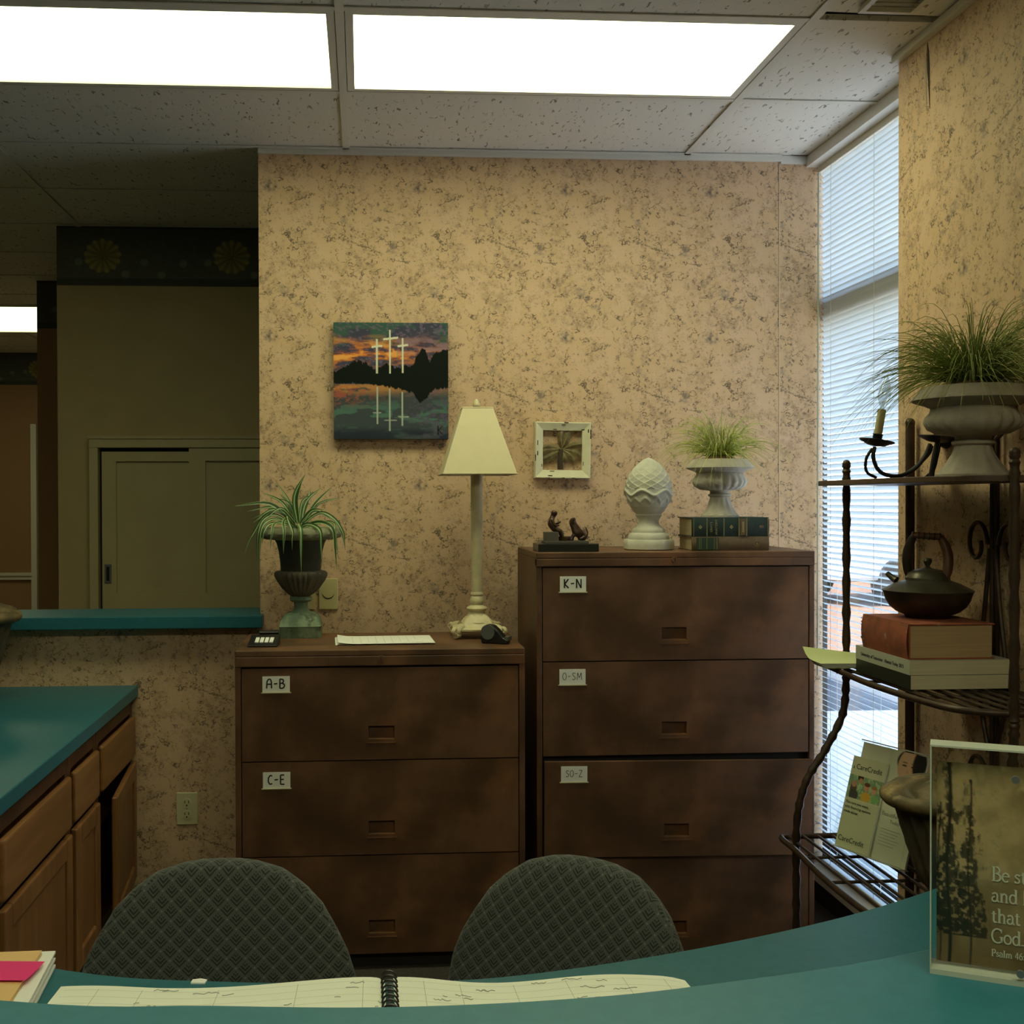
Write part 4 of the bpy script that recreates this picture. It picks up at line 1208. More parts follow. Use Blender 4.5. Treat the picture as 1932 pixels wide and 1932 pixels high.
F_ = [(4 * j + i, 4 * j + (i + 1) % 4, (4 * j + 4 + (i + 1) % 4) % 16, (4 * j + 4 + i) % 16) for j in range(4) for i in range(4)]
sh = b._add(V_, F_).build('lamp_shade', M_SHADE, lp, bevel=.0012)
for z_, h in ((zb_, hb_), (zt_, ht_)):
    q = sqring(h + .4, z_ + (1.5 if h == hb_ else -1.5)); MB().tube([Vector(x) for x in q], .0022, 6, closed=True).build('shade_trim', M_LAMP, sh)
MB().lathe(S_([(1.5, 300), (1.5, 432)]), 10).build('harp_rod', M_GOLD, lp)
MB().box(-ht_ * s, ht_ * s, -.002, .002, (zt_ - 3) * s, (zt_ - 1) * s).build('spider_bar', M_GOLD, lp)
MB().lathe(S_([(1.5, 431), (5, 434), (7, 437), (6.5, 441), (4.5, 446), (1.5, 450)]), 18).build('finial', M_LAMP, lp, smooth=True)

# ------------------------------------------------------------------ bits on the shorter cabinet
pp = onZ(497, 1219, zL)
t = thing('key_pad', 'flat black pad with four pale keys at the left end of the shorter cabinet', 'keypad', (pp.x, pp.y, zL), -.04)
MB().prism([(-.03, 0), (.062, 0), (.062, .030), (-.03, .006)], -.047, .047, axis='x').build('body', M_BLACK, t, bevel=.002)
for k in range(4):
    MB().obox((-.021 + k * .0155, .010, .0178), (.0115, .042, .0035), Matrix.Rotation(math.atan2(.024, .092), 3, 'X')).build('key', M_PAPER, t)
pp = onZ(506, 1207, zL)
t = thing('stamp_pad', 'small rounded black case behind the keypad', 'case', (pp.x, pp.y + .03, zL), .06)
MB().box(-.033, .033, -.03, .03, 0.0, .020).build('base', M_BLACK, t, bevel=.006, seg=3)
MB().box(-.034, .034, -.031, .031, .020, .027).build('lid', M_BLACK, t, bevel=.004, seg=3)
pp = onZ(722, 1209, zL)
t = thing('paper_sheets', 'white sheets of paper lying on the shorter cabinet beside the lamp', 'papers', (pp.x, pp.y, zL), .035)
for k in range(3):
    MB().grid(10, 3, lambda u, v: ((u - .5) * .315 + k * .004, (v - .5) * .215 - .002 * k, .001 + k * .0018 + .006 * max(0, .12 - u) / .12 * (1 if k == 2 else 0))).build('sheet', M_PAPER, t)
for k in range(9):
    MB().box(-.10 + k * .026, -.0995 + k * .026, -.09, .09, .0047, .0052).build('ruled_line', M_PENCIL, t)
MB().box(.085, .15, -.085, -.02, .0048, .0056).build('small_slip', M_PAPER, t)
pp = onZ(935, 1214, zL)
t = thing('tape_dispenser', 'small black tape dispenser in front of the lamp foot', 'tape dispenser', (pp.x, pp.y, zL), -.5)
t.scale = (1.25, 1.25, 1.25)
MB().prism([(-.035, 0), (.035, 0), (.038, .012), (.026, .018), (.012, .034), (-.004, .048), (-.022, .05), (-.034, .036), (-.038, .015)], -.014, .014, axis='y').build('body', M_BLACK, t, bevel=.004, seg=3)
MB().tube([(-.016, -.016, .030), (-.016, .016, .030)], .019, 24).build('tape_roll', M_METALPULL, t, smooth=True)
MB().box(.030, .040, -.013, .013, .010, .020).build('cutter', M_METALPULL, t)

# ------------------------------------------------------------------ bronze figure of a seated child and a dog
ZT = zR
pp = onY(1072, 1039, 3.755)
fg = thing('bronze_figurine', 'small bronze figurine of a seated child facing a dog on a black base', 'figurine', (pp.x, 3.755, ZT))
s = 3.79 / FPX
MB().box(-57 * s, 59 * s, 0, 70 * s, 0, 15 * s).build('marble_base', M_BASEBLK, fg, bevel=.002)
MB().box(-42 * s, 42 * s, 12 * s, 60 * s, 15 * s, 20 * s).build('plinth', M_BASEGREY, fg, bevel=.001)
MB().box(-40 * s, -15 * s, 18 * s, 50 * s, 20 * s, 37 * s).build('block_seat', M_BASEGREY, fg, bevel=.001)
MB().lathe([(14 * s, 0), (15 * s, 4 * s), (14.5 * s, 8 * s), (13 * s, 8.5 * s)], 24).build('basket', M_BRONZE, fg, smooth=True, loc=(2 * s, 32 * s, 20 * s))
def skinned(name, verts, edges, radii, material, parent, loc=(0, 0, 0), sub=2):
    me = bpy.data.meshes.new(name); me.from_pydata([Vector(v) * s for v in verts], edges, [])
    o = bpy.data.objects.new(name, me); col.objects.link(o); o.parent = parent; o.location = loc
    me.materials.append(material)
    m_ = o.modifiers.new('skin', 'SKIN'); m_.use_smooth_shade = True
    for i, r in enumerate(radii):
        sv = me.skin_vertices[0].data[i]; sv.radius = (r * s, r * s); sv.use_root = (i == 0)
    sb = o.modifiers.new('sub', 'SUBSURF'); sb.levels = sub; sb.render_levels = sub
    return o
# px units; x to the right, y away, z up
skinned('child', [(-28, 34, 40), (-29, 34, 50), (-27, 34, 60), (-24, 34, 66), (-21, 34, 72), (-18, 34, 78),
                  (-20, 27, 41), (-10, 25, 40), (-6, 24, 27), (-1, 24, 23), (-20, 41, 41), (-10, 43, 40), (-5, 44, 27), (0, 44, 23),
                  (-26, 26, 60), (-22, 22, 49), (-12, 26, 50), (-26, 42, 60), (-22, 46, 49), (-11, 40, 54), (-7, 39, 57)],
        [(0, 1), (1, 2), (2, 3), (3, 4), (4, 5), (0, 6), (6, 7), (7, 8), (8, 9), (0, 10), (10, 11), (11, 12), (12, 13), (2, 14), (14, 15), (15, 16), (2, 17), (17, 18), (18, 19), (19, 20)],
        [10, 9, 8, 4, 7.5, 6, 6, 5, 3, 2.6, 5, 4.2, 3, 2.6, 3.4, 2.8, 2, 3.4, 2.8, 2, 1.4], M_BRONZE, fg)
skinned('dog', [(34, 34, 27), (27, 34, 34), (20, 34, 42), (16, 34, 50), (13, 34, 55), (8, 34, 54), (18, 28, 64), (18, 40, 64),
                (18, 28, 32), (12, 28, 24), (8, 28, 22.5), (18, 40, 32), (12, 40, 24), (8, 40, 22.5), (36, 26, 25), (26, 24, 23), (36, 42, 25), (26, 44, 23),
                (42, 34, 26), (44, 34, 36), (40, 34, 46)],
        [(0, 1), (1, 2), (2, 3), (3, 4), (4, 5), (4, 6), (4, 7), (2, 8), (8, 9), (9, 10), (2, 11), (11, 12), (12, 13), (0, 14), (14, 15), (0, 16), (16, 17), (0, 18), (18, 19), (19, 20)],
        [10, 10, 9, 6.5, 7.5, 4, 2.4, 2.4, 3.4, 2.4, 2.2, 3.4, 2.4, 2.2, 5, 2.6, 5, 2.6, 2, 1.5, 1.2], M_BRONZE, fg)

# ------------------------------------------------------------------ artichoke finial
pp = onY(1228, 1036, 3.85)
fn_ = thing('stone_finial', 'whitewashed stone artichoke finial on an octagonal base', 'finial', (pp.x, 3.88, ZT))
s = 3.88 / FPX
def octf(t_, z_, j): 
    a = (t_ + PI / 8) % (PI / 4) - PI / 8
    return math.cos(PI / 8) / math.cos(a) * 1.03
MB().lathe(S_([(44, 0), (47, 2), (47.5, 10), (47, 17), (45, 20)]), 64, fn=octf).build('octagonal_base', M_FINIAL, fn_, smooth=True)
MB().lathe(S_([(38, 19), (39, 22), (38.5, 27), (36, 31), (31, 33), (31.5, 37), (29, 41), (23, 44), (19.5, 50), (19, 56), (22, 62), (25, 66), (24, 70)]), 48).build('pedestal', M_FINIAL, fn_, smooth=True)
def egg(u, v):
    z_ = 66 + 110 * v
    prof = np.interp(v, [0, .06, .15, .28, .40, .48, .58, .70, .80, .90, .96, 1], [20, 28, 35, 41, 43.5, 43.5, 41.5, 36.5, 29.5, 19, 10.5, 1])
    t_ = 2 * PI * u
    r = prof
    if v > .46:
        V_ = (v - .46) / .54 * 4.6 - .35
        fa = (u * 11 + V_) % 1; fb = (V_ - u * 11) % 1
        r += 3.6 * (1.05 - v) ** .45 * (max(fa, fb) ** 2.2 - .35)
    elif v > .10:
        q = (v - .10) / .36
        cup = math.cos(u * 2 * PI * 6)
        lip = 3.4 * math.exp(-((q - (.80 + .13 * cup)) / .09) ** 2)
        curl = 2.2 * math.exp(-((q - .45 - .1 * math.sin(u * 2 * PI * 12)) / .10) ** 2) * (0.4 + .6 * abs(math.sin(u * 2 * PI * 6)))
        r += lip + curl
    return (r * s * math.cos(t_), r * s * math.sin(t_), z_ * s)
MB().grid(330, 160, egg).build('artichoke', M_FINIAL, fn_, smooth='all')

# ------------------------------------------------------------------ books
def book(name, label, loc, w, d, h, cover, pages, rotz=0, group=None, hard=True, cov=.0035, spine_round=True):
    """spine along X at y=0 facing -Y, fore edge at y=d; base centre at loc"""
    t = thing(name, label, 'book', loc, rotz, group)
    if hard:
        MB().box(-w / 2, w / 2, 0, d, 0, cov).build('back_cover', cover, t, bevel=.001)
        MB().box(-w / 2, w / 2, 0, d, h - cov, h).build('front_cover', cover, t, bevel=.001)
        sp = MB()
        def sf(u, v):
            a = (v - .5) * PI * .5
            return ((u - .5) * w, -.006 * math.cos(a * 1.9) - .0005, h * v)
        sp.grid(2, 10, sf)
        sp.box(-w / 2, w / 2, -.0005, .003, 0, h)
        spo = sp.build('spine', cover, t, smooth=True)
        MB().box(-w / 2 + .004, w / 2 - .004, .003, d - .005, cov, h - cov).build('page_block', pages, t)
    else:
        MB().box(-w / 2, w / 2, 0, d, 0, .0008).build('back_cover', cover, t)
        MB().box(-w / 2, w / 2, 0, d, h - .0008, h).build('front_cover', cover, t)
        spo = MB().box(-w / 2, w / 2, -.001, .0005, 0, h).build('spine', cover, t)
        MB().box(-w / 2 + .0005, w / 2 - .0005, .0005, d - .0005, .0008, h - .0008).build('page_block', pages, t)
    return t, spo
YB = 3.79
xl, xr2 = onY(1305, 1010, YB).x, onY(1450, 1010, YB).x
bw = xr2 - xl
h1 = .046; h2 = .0635
bk1, sp1 = book('brown_book', 'brown cloth hardback with a green spine label under the anatomy book', ((xl + xr2) / 2, YB, ZT), bw, .165, h1, M_BROWNBK, M_PAGES)
def on_spine(sp, x0, x1, z0, z1, m, nm, y=-.0078): return MB().box(x0, x1, y, y + .0012, z0, z1).build(nm, m, sp)
def spx(px): return -bw / 2 + bw * (px - 1305) / 145
on_spine(sp1, spx(1313), spx(1355), .003, h1 - .003, M_GREENBK2, 'title_label', -.0074)
for q in (1318, 1321, 1332, 1346, 1350, 1352): on_spine(sp1, spx(q), spx(q) + .0011, .004, h1 - .004, M_GOLD, 'gilt_line')
MB().tube([(spx(1427) + .009 * math.cos(a), -.0072, h1 / 2 + .009 * math.sin(a)) for a in np.linspace(0, 2 * PI, 20)[:-1]], .0007, 5, closed=True).build('emblem_ring', M_GOLD, sp1)
MB().prism([(spx(1427) - .004, h1 / 2 - .004), (spx(1427) + .004, h1 / 2 - .004), (spx(1427), h1 / 2 + .005)], .0068, .0078, axis='y').build('emblem', M_GOLD, sp1)
bk2, sp2 = book('anatomy_book', 'dark green hardback anatomy book with gilt bands under the small grass urn', ((xl + xr2) / 2, YB, ZT + h1), bw, .168, h2, M_GREENBK, M_PAGES)
for q, w_ in ((1307.5, .0013), (1332, .002), (1364, .002), (1392, .002), (1394, .0008), (1406.5, .002), (1408, .0008), (1447, .0015)):
    on_spine(sp2, spx(q), spx(q) + w_, .002, h2 - .002, M_GOLD, 'gilt_band')
on_spine(sp2, spx(1395.5), spx(1405.5), .004, h2 - .004, M_BROWNBK, 'author_band', -.0074)
MB().box(spx(1399), spx(1402), -.0082, -.0070, .014, h2 - .014).build('author_line', M_GOLD, sp2)
for q in (1320, 1378.5):
    for dx_, dz_ in ((0, .004), (0, -.004), (.0035, 0), (-.0035, 0)):
        MB().ball((spx(q) + dx_, -.0073, h2 / 2 + dz_), .0026, 8, 6, scale=(1, .3, 1)).build('gilt_fleuron', M_GOLD, sp2)
for q, w2 in ((1338, "GRAY'S"), (1347.5, 'ANATOMY')):
    text_obj('title_text', w2, .0105, M_GOLD, Matrix.Translation((spx(q) + .008, -.0080, h2 / 2)) @ Matrix.Rotation(PI / 2, 4, 'X') @ Matrix.Rotation(PI / 2, 4, 'Z'), sp2, 'CENTER')
MB().ball((spx(1435) - .003, -.0072, h2 / 2), .0055, 12, 8, scale=(.8, .3, 1)).ball((spx(1435) + .004, -.0072, h2 / 2), .0055, 12, 8, scale=(.8, .3, 1)).build('publisher_mark', M_BROWNBK, sp2)

# ------------------------------------------------------------------ stone urns with grass
def stone_urn(name, label, loc, rim, bowl, neck, foot, H_, gr, m, seed, spread, nbl, light, xmax=9.0):
    t = thing(name, label, 'potted plant', loc)
    prof = [(foot, 0), (foot * 1.0, H_ * .03), (foot * .86, H_ * .07), (foot * .68, H_ * .17), (neck * 1.12, H_ * .26), (neck * .97, H_ * .345), (neck * 1.18, H_ * .365), (neck * 1.2, H_ * .39), (neck * .98, H_ * .41), (neck * 1.05, H_ * .455),
            (bowl * .72, H_ * .475), (bowl * .92, H_ * .53), (bowl * 1.0, H_ * .60), (bowl * .97, H_ * .66), (bowl * .88, H_ * .72), (bowl * .86, H_ * .765), (rim * .80, H_ * .80), (rim * .96, H_ * .835), (rim * 1.0, H_ * .85), (rim * .985, H_ * .872), (rim * .90, H_ * .93), (rim * .82, H_ * .985), (rim * .76, H_), (rim * .70, H_ * .98), (rim * .68, H_ * .90)]
    ft_ = [p for p in prof[:9]]
    MB().lathe(prof[:9], 72, fn=lambda t_, z_, j: 1 + (.035 * math.cos(t_ * 12) * (1 if 1 < j < 6 else 0))).build('foot', m, t, smooth=True)
    pb_ = prof[8:16]
    MB().lathe(pb_, 128, fn=lambda t_, z_, j: 1 + (.075 * (abs(math.cos(t_ * 10)) ** .8) - .05) * (1 if 1 < j < 6 else 0)).build('bowl', m, t, smooth='all')
    MB().lathe(prof[15:], 96, fn=lambda t_, z_, j: 1 + (.022 * abs(math.cos(t_ * 13)) ** .6 - .012) * (1 if 1 < j < 6 else 0)).build('rim', m, t, smooth=True)
    sb = MB(); R_ = random.Random(seed)
    sb.grid(28, 8, lambda u, v: (rim * .70 * v * math.cos(2 * PI * u), rim * .70 * v * math.sin(2 * PI * u), H_ * (.93 + .16 * (1 - v * v)) + rim * .10 * mnoise.noise(Vector((3 * math.cos(2 * PI * u) * v, 3 * math.sin(2 * PI * u) * v, seed))) * (1 - v ** 4)))
    sb.build('moss', M_SOIL, t, smooth=True)
    g = MB()
    for k in range(nbl):
        a = R_.uniform(0, 2 * PI); r0 = rim * .30 * math.sqrt(R_.random())
        ln = gr * R_.uniform(.6, 1.35); el = R_.uniform(.30, 1.40)
        d = Vector((math.cos(a), math.sin(a), 0))
        p0 = Vector((r0 * math.cos(a + R_.uniform(-.7, .7)), r0 * math.sin(a), H_ * 1.02))
        hgt = ln * math.sin(el) * .75
        p1 = p0 + d * (ln * .45 * math.cos(el) + ln * .08) + Vector((0, 0, hgt * 1.15))
        p2 = p0 + d * (ln * (.35 + .75 * math.cos(el)) * spread) + Vector((0, 0, hgt * .95 - ln * R_.uniform(.25, 1.0) * math.cos(el)))
        jx = R_.uniform(.75, 1.25)
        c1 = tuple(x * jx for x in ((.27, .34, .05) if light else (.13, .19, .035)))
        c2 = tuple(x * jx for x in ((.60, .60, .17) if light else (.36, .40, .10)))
        w_ = .0022
        V_ = []; C_ = []
        n = 7
        for i in range(n + 1):
            q = i / n
            p = p0 * (1 - q) ** 2 + p1 * 2 * q * (1 - q) + p2 * q * q
            if p.x > xmax: p.x = xmax - .02 * (1 - math.exp(-(p.x - xmax) * 8))
            tn = ((p1 - p0) * (1 - q) + (p2 - p1) * q).normalized()
            sd = tn.cross(Vector((0, 0, 1)));
            sd = sd.normalized() if sd.length > .02 else Vector((-d.y, d.x, 0))
            up = sd.cross(tn)
            ww = w_ * (1 - q ** 2 * .85)
            for aa in (0, 2.094, 4.189):
                V_.append(p + (sd * math.cos(aa) + up * math.sin(aa)) * ww * .5)
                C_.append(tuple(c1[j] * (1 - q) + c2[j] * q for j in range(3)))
        F_ = []
        for i in range(n):
            for e in range(3):
                F_.append((3 * i + e, 3 * i + (e + 1) % 3, 3 * i + 3 + (e + 1) % 3, 3 * i + 3 + e))
        bs_ = len(g.v); g.v += [tuple(x) for x in V_]; g.c += C_; g.f += [tuple(x + bs_ for x in f_) for f_ in F_]; g.m += [0] * len(F_)
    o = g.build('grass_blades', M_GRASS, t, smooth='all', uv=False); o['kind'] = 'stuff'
    return t
pu = onY(1358, 974, 3.875); s = 3.875 / FPX
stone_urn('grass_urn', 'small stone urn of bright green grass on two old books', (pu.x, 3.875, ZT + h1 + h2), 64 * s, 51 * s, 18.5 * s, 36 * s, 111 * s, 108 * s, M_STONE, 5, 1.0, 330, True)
# ------------------------------------------------------------------ office chairs
def office_chair(label, loc, rotz, lean, ztop=.815):
    t = thing('office_chair', label, 'chair', loc, rotz, 'patterned office chairs behind the desk')
    k = 2.15 / FPX
    dd = [0, 2, 6, 20, 48, 80, 126, 165, 211, 270, 330, 380, 420, 440, 446]
    hh = [4, 40, 70, 119, 161, 193, 221, 241, 256, 262, 257, 240, 200, 150, 60]
    th = [.004, .012, .019, .026, .03, .032, .033, .033, .033, .033, .033, .032, .028, .018, .005]
    b = MB(); n = 64; V_ = []; F_ = []
    ds = np.concatenate([np.linspace(0, 1, 7) ** 2 * 30, np.linspace(40, 430, 30), [436, 441, 444, 446]])
    for d in ds:
        hw = np.interp(d, dd, hh) * k; tt = np.interp(d, dd, th)
        z_ = ztop - d * k
        for i in range(n):
            a = 2 * PI * i / n
            ca, sa = math.cos(a), math.sin(a)
            x = hw * math.copysign(abs(ca) ** .55, ca)
            y = tt * math.copysign(abs(sa) ** .8, sa) 
            y += -.28 * (x * x) + lean * (z_ - .5) - .02 * math.sin((z_ - .4) / .44 * PI)
            V_.append((x, y, z_))
    m = len(ds)
    for j in range(m - 1):
        for i in range(n):
            F_.append((j * n + i, (j + 1) * n + i, (j + 1) * n + (i + 1) % n, j * n + (i + 1) % n))
    F_.append(tuple(range(n))); F_.append(tuple(range((m - 1) * n + n - 1, (m - 1) * n - 1, -1)))
    b._add(V_, F_)
    o = b.build('backrest', M_FABRIC, t, smooth='all')
    b = MB()
    b.grid(14, 14, lambda u, v: ((u - .5) * .30, .042 + lean * (.42 + (ztop - .60) * v - .5) - .28 * ((u - .5) * .30) ** 2 - .02 * math.sin((.02 + (ztop - .60) * v) / .44 * PI), .42 + (ztop - .60) * v))
    b.build('back_shell', M_BLACK, t, smooth=True)
    b = MB().tube(catmull([(0, .07, .62), (0, .085, .50), (0, .05, .42), (0, -.12, .405)], 6), .016, 10); b.build('back_bar', M_BLACK, t, smooth=True)
    sb = MB()
    for j in range(9):
        q = j / 8; zz = .415 + .075 * q; sc = [.90, .965, .99, 1, 1, .995, .97, .90, .7][j]
        for i in range(48):
            a = 2 * PI * i / 48; ca, sa = math.cos(a), math.sin(a)
            sb.v.append((.245 * sc * math.copysign(abs(ca) ** .6, ca), -.20 + .235 * sc * math.copysign(abs(sa) ** .6, sa), zz))
    for j in range(8):
        for i in range(48): sb.f.append((j * 48 + i, j * 48 + (i + 1) % 48, (j + 1) * 48 + (i + 1) % 48, (j + 1) * 48 + i))
    sb.f += [tuple(range(47, -1, -1)), tuple(range(8 * 48, 9 * 48))]; sb.m = [0] * len(sb.f)
    sb.build('seat', M_FABRIC, t, smooth='all')
    MB().box(-.10, .10, -.30, -.08, .385, .415).build('seat_plate', M_BLACK, t, bevel=.01)
    MB().tube([(0, -.20, .10), (0, -.20, .22), (0, -.20, .221), (0, -.20, .39)], [.027, .027, .018, .018], 16).build('gas_column', M_BLACK, t, smooth=True)
    for q in range(5):
        a = 2 * PI * q / 5 + .3
        d = Vector((math.cos(a), math.sin(a), 0)); c0 = Vector((0, -.20, 0))
        lg = MB().tube([c0 + Vector((0, 0, .11)), c0 + d * .14 + Vector((0, 0, .10)), c0 + d * .27 + Vector((0, 0, .075))], [.026, .021, .015], 10).build('leg', M_BLACK, t, smooth=True)
        e = c0 + d * .27; sd = Vector((-d.y, d.x, 0))
        MB().tube([e + sd * -.022 + Vector((0, 0, .0265)), e + sd * .022 + Vector((0, 0, .0265))], .026, 16).build('caster', M_BLACK, lg, smooth=True)
    return t
c1 = onY(414, 1700, 2.15)
office_chair('patterned grey office chair facing the desk squarely on the left', (c1.x, 2.15, 0), 0, .10)
c2 = onY(1058, 1700, 2.22)
office_chair('patterned grey office chair turned towards the left in front of the cabinets', (c2.x + .022, 2.22, 0), math.radians(-33), .27, .772)

# ------------------------------------------------------------------ wrought iron rack
ZTOP, ZMID, ZLOW = 1.528, 1.03, .53
rk = thing('wrought_iron_rack', 'brown wrought iron rack with curved shelves against the right wall', 'rack', (1.52, 2.80, 0))
O = Vector((1.52, 2.80, 0))
def loc_(p): return Vector(p) - O
def shelf_outline(xf, y0, y1, xb=1.525, cut=.14):
    return catmull([(xb, y0, 0), (xf + .15, y0 + .002, 0), (xf + .045, y0 + .045, 0), (xf + .005, y0 + .14, 0), (xf - .012, (y0 + y1) / 2, 0), (xf + .005, y1 - .14, 0), (xf + .008, y1 - .02, 0), (xf + .03, y1, 0), (xf + .10, y1, 0), (xb, y1, 0)], 6)
def poly_slab(path, z0, z1, name, m):
    b = MB(); b.prism([((p - O).x, (p - O).y) for p in path], z0, z1); return b.build(name, m, rk, bevel=.002)
poly_slab(shelf_outline(1.262, 2.37, 3.20), ZTOP - .014, ZTOP, 'top_shelf', M_RACKWOOD)
def wire_shelf(name, xf, y0, y1, z_, wires, rr=.008):
    path = shelf_outline(xf, y0, y1)
    rim = MB().tube([loc_((p.x, p.y, z_ - rr)) for p in path], rr, 8).tube([loc_((1.525, y0, z_ - rr)), loc_((1.525, y1, z_ - rr))], rr, 8).build(name, M_IRON, rk, smooth=True)
    for k in range(wires):
        x = xf + .012 + (1.52 - xf - .02) * (k + .5) / wires
        # where the wire meets the outline
        ys = [p.y for p in path if abs(p.x - x) < .03]
        ya = min([p.y for p in path if p.x <= x + .01] + [9]); yb = max([p.y for p in path if p.x <= x + .01] + [0])
        MB().tube([loc_((x, ya, z_ - .006)), loc_((x, yb, z_ - .006))], .0042, 6).build('shelf_wire', M_IRON, rim, smooth=True)
    for y in (y0 + .25, (y0 + y1) / 2 + .07, y1 - .18):
        MB().tube([loc_((xf + .0, y, z_ - .013)), loc_((1.52, y, z_ - .013))], .0042, 6).build('cross_wire', M_IRON, rim, smooth=True)
wire_shelf('middle_shelf', 1.255, 2.37, 3.20, ZMID, 7)
wire_shelf('lower_shelf', 1.165, 2.32, 3.22, ZLOW, 8)
def twist(pts, r, n=8):
    return MB().tube(pts, r, n)
def post(xt, y, name, ball=True, bend=None):
    pts = [(xt, y, 1.575), (xt, y, 1.50), (xt, y, 1.25), (xt, y, 1.04)]
    if bend is not None:
        pts += [(xt, y, .98), (xt - .01, y, .88), (xt - .06, y, .78), (xt - .115, y, .69), (xt - .14, y, .58), (xt - .142, y, .40), (xt - .142, y, .20), (xt - .142, y, 0)]
    else: pts += [(xt, y, .6), (xt, y, .3), (xt, y, 0)]
    path = catmull([loc_(p) for p in pts], 8)
    r = [(.0105 + (.0020 * math.sin(i * 2.4))) for i in range(len(path))]
    b = MB().tube(path, r, 10).ball(path[0], .0115, 12, 8)
    return b.build(name, M_IRON, rk, smooth=True)
yf = 3.16
post(onY(1597, 1000, yf).x, yf, 'front_post', bend=1)
yn = onX(1914, 1000, 1.37).y
post(1.37, yn, 'front_post', bend=1)
for y in (onX(1717, 900, 1.528).y, 2.33):
    path = [loc_((1.528, y, z_)) for z_ in (1.69, 1.2, .6, 0)]
    MB().tube(path, .0125, 10).ball(path[0], .0135, 12, 8).build('back_post', M_IRON, rk, smooth=True)
yc = onX(1872, 1000, 1.535).y
for dy in (.0, -.022):
    MB().tube([loc_((1.535, yc + dy, 1.70)), loc_((1.535, yc + dy, .55))], .006, 8).build('back_bar', M_IRON, rk, smooth=True)
def spiral(y, z_, sgn, r0=.05):
    pts = []
    for i in range(26):
        a = i / 25 * 2.1 * PI; r = r0 * (1 - .62 * i / 25)
        pts.append(loc_((1.532, y + sgn * (r0 * 1.0 - r * math.cos(a)), z_ + 1.25 * r * math.sin(a))))
    MB().tube(pts, .0055, 7).build('scroll', M_IRON, rk, smooth=True)
zsc = onX(1870, 1020, 1.53).z
for sg, yy in ((1, yc + .015), (-1, yc - .035)):
    spiral(yy, zsc - .01, sg); spiral(yy, .78, sg)
    MB().tube(catmull([loc_((1.53, yy - sg * .012, zsc - .02)), loc_((1.53, yy + sg * .01, zsc - .17)), loc_((1.53, yy + sg * .035, zsc - .30)), loc_((1.53, yy + sg * .03, zsc - .40)), loc_((1.53, yy - sg * .01, zsc - .52))], 6), .0055, 7).build('scroll_stem', M_IRON, rk, smooth=True)
    MB().tube(catmull([loc_((1.53, yy - sg * .01, 1.62)), loc_((1.53, yy + sg * .05, 1.66)), loc_((1.53, yy + sg * .07, 1.74)), loc_((1.53, yy + sg * .03, 1.76)), loc_((1.53, yy + sg * .03, 1.71))], 6), .006, 7).build('scroll', M_IRON, rk, smooth=True)

# large stone urn on the rack
xu = 1.408
yu = onX(1836, 850, xu).y; s = yu / FPX
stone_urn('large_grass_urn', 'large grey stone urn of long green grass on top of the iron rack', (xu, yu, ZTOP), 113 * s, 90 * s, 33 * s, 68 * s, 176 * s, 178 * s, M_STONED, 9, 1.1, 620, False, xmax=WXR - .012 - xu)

# chandelier laid on the top shelf
s = 2.98 / FPX / 4.008
ch = thing('iron_chandelier', 'black iron candle chandelier lying on the top shelf of the rack', 'chandelier', (1.36, 2.98, ZTOP))
c0 = onY(1450 + 1100 / 4.008, 560 + 1372 / 4.008, 2.98)
dx0 = c0.x - 1.36
def cz(x, y, dy=0): return Vector(((x - 1100) * s + dx0, dy, max((1366 - y) * s, .006)))
def arm(pts, r, name='arm', mt=M_BLKIRON): return MB().tube(catmull(pts, 6), r, 8).build(name, mt, ch, smooth=True)
arm([cz(785, 1110), cz(775, 1200), cz(830, 1305), cz(950, 1340, -.01), cz(1080, 1290, -.01), cz(1170, 1190, -.01), cz(1215, 1090, -.01)], .0055)
arm([cz(785, 1120, .012), cz(745, 1200, .02), cz(760, 1300, .03), cz(850, 1360, .04)], .004)
arm([cz(1290, 1075), cz(1268, 1170), cz(1245, 1300), cz(1240, 1360)], .0075)
arm([cz(1350, 1085, .03), cz(1330, 1180, .03), cz(1285, 1290, .02), cz(1210, 1360, .01)], .0045)
arm([cz(1000, 1366, .02), cz(1110, 1290, .02), cz(1240, 1170, .02), cz(1270, 1100, .02)], .0055)
def candle_set(cx, cy, tilt, half, dy, candle=True):
    M_ = Matrix.Translation(cz(cx, cy, dy)) @ Matrix.Rotation(tilt, 4, 'Y')
    MB().lathe([(.004, -.006), (half * .5, -.003), (half, .008), (half * .98, .010), (half * .5, .001), (.004, .0)], 28).xform(M_).build('drip_pan', M_BLKIRON, ch, smooth=True)
    cu = MB().lathe([(.010, 0), (.011, .003), (.0125, .024), (.014, .026)], 20).xform(M_).build('candle_cup', M_BLKIRON, ch, smooth=True)
    if candle:
        MB().lathe([(.0105, .024), (.0105, .092)], 20).xform(M_).build('candle_sleeve', M_CANDLE, ch, smooth=True)
        MB().lathe([(.006, .092), (.006, .100), (.010, .106), (.0155, .122), (.0165, .132), (.013, .152), (.007, .170), (.001, .182)], 20).xform(M_).build('bulb', M_BULB, ch, smooth=True)
        MB().tube([M_ @ Vector((-.002, 0, .098)), M_ @ Vector((-.001, 0, .115)), M_ @ Vector((.002, 0, .115)), M_ @ Vector((.003, 0, .098))], .0007, 5).build('filament', M_GOLD, ch)
candle_set(798, 1090, .17, .045, 0)
candle_set(1290, 1062, .12, .050, 0, False)
candle_set(1370, 1080, .9, .030, .03, False)

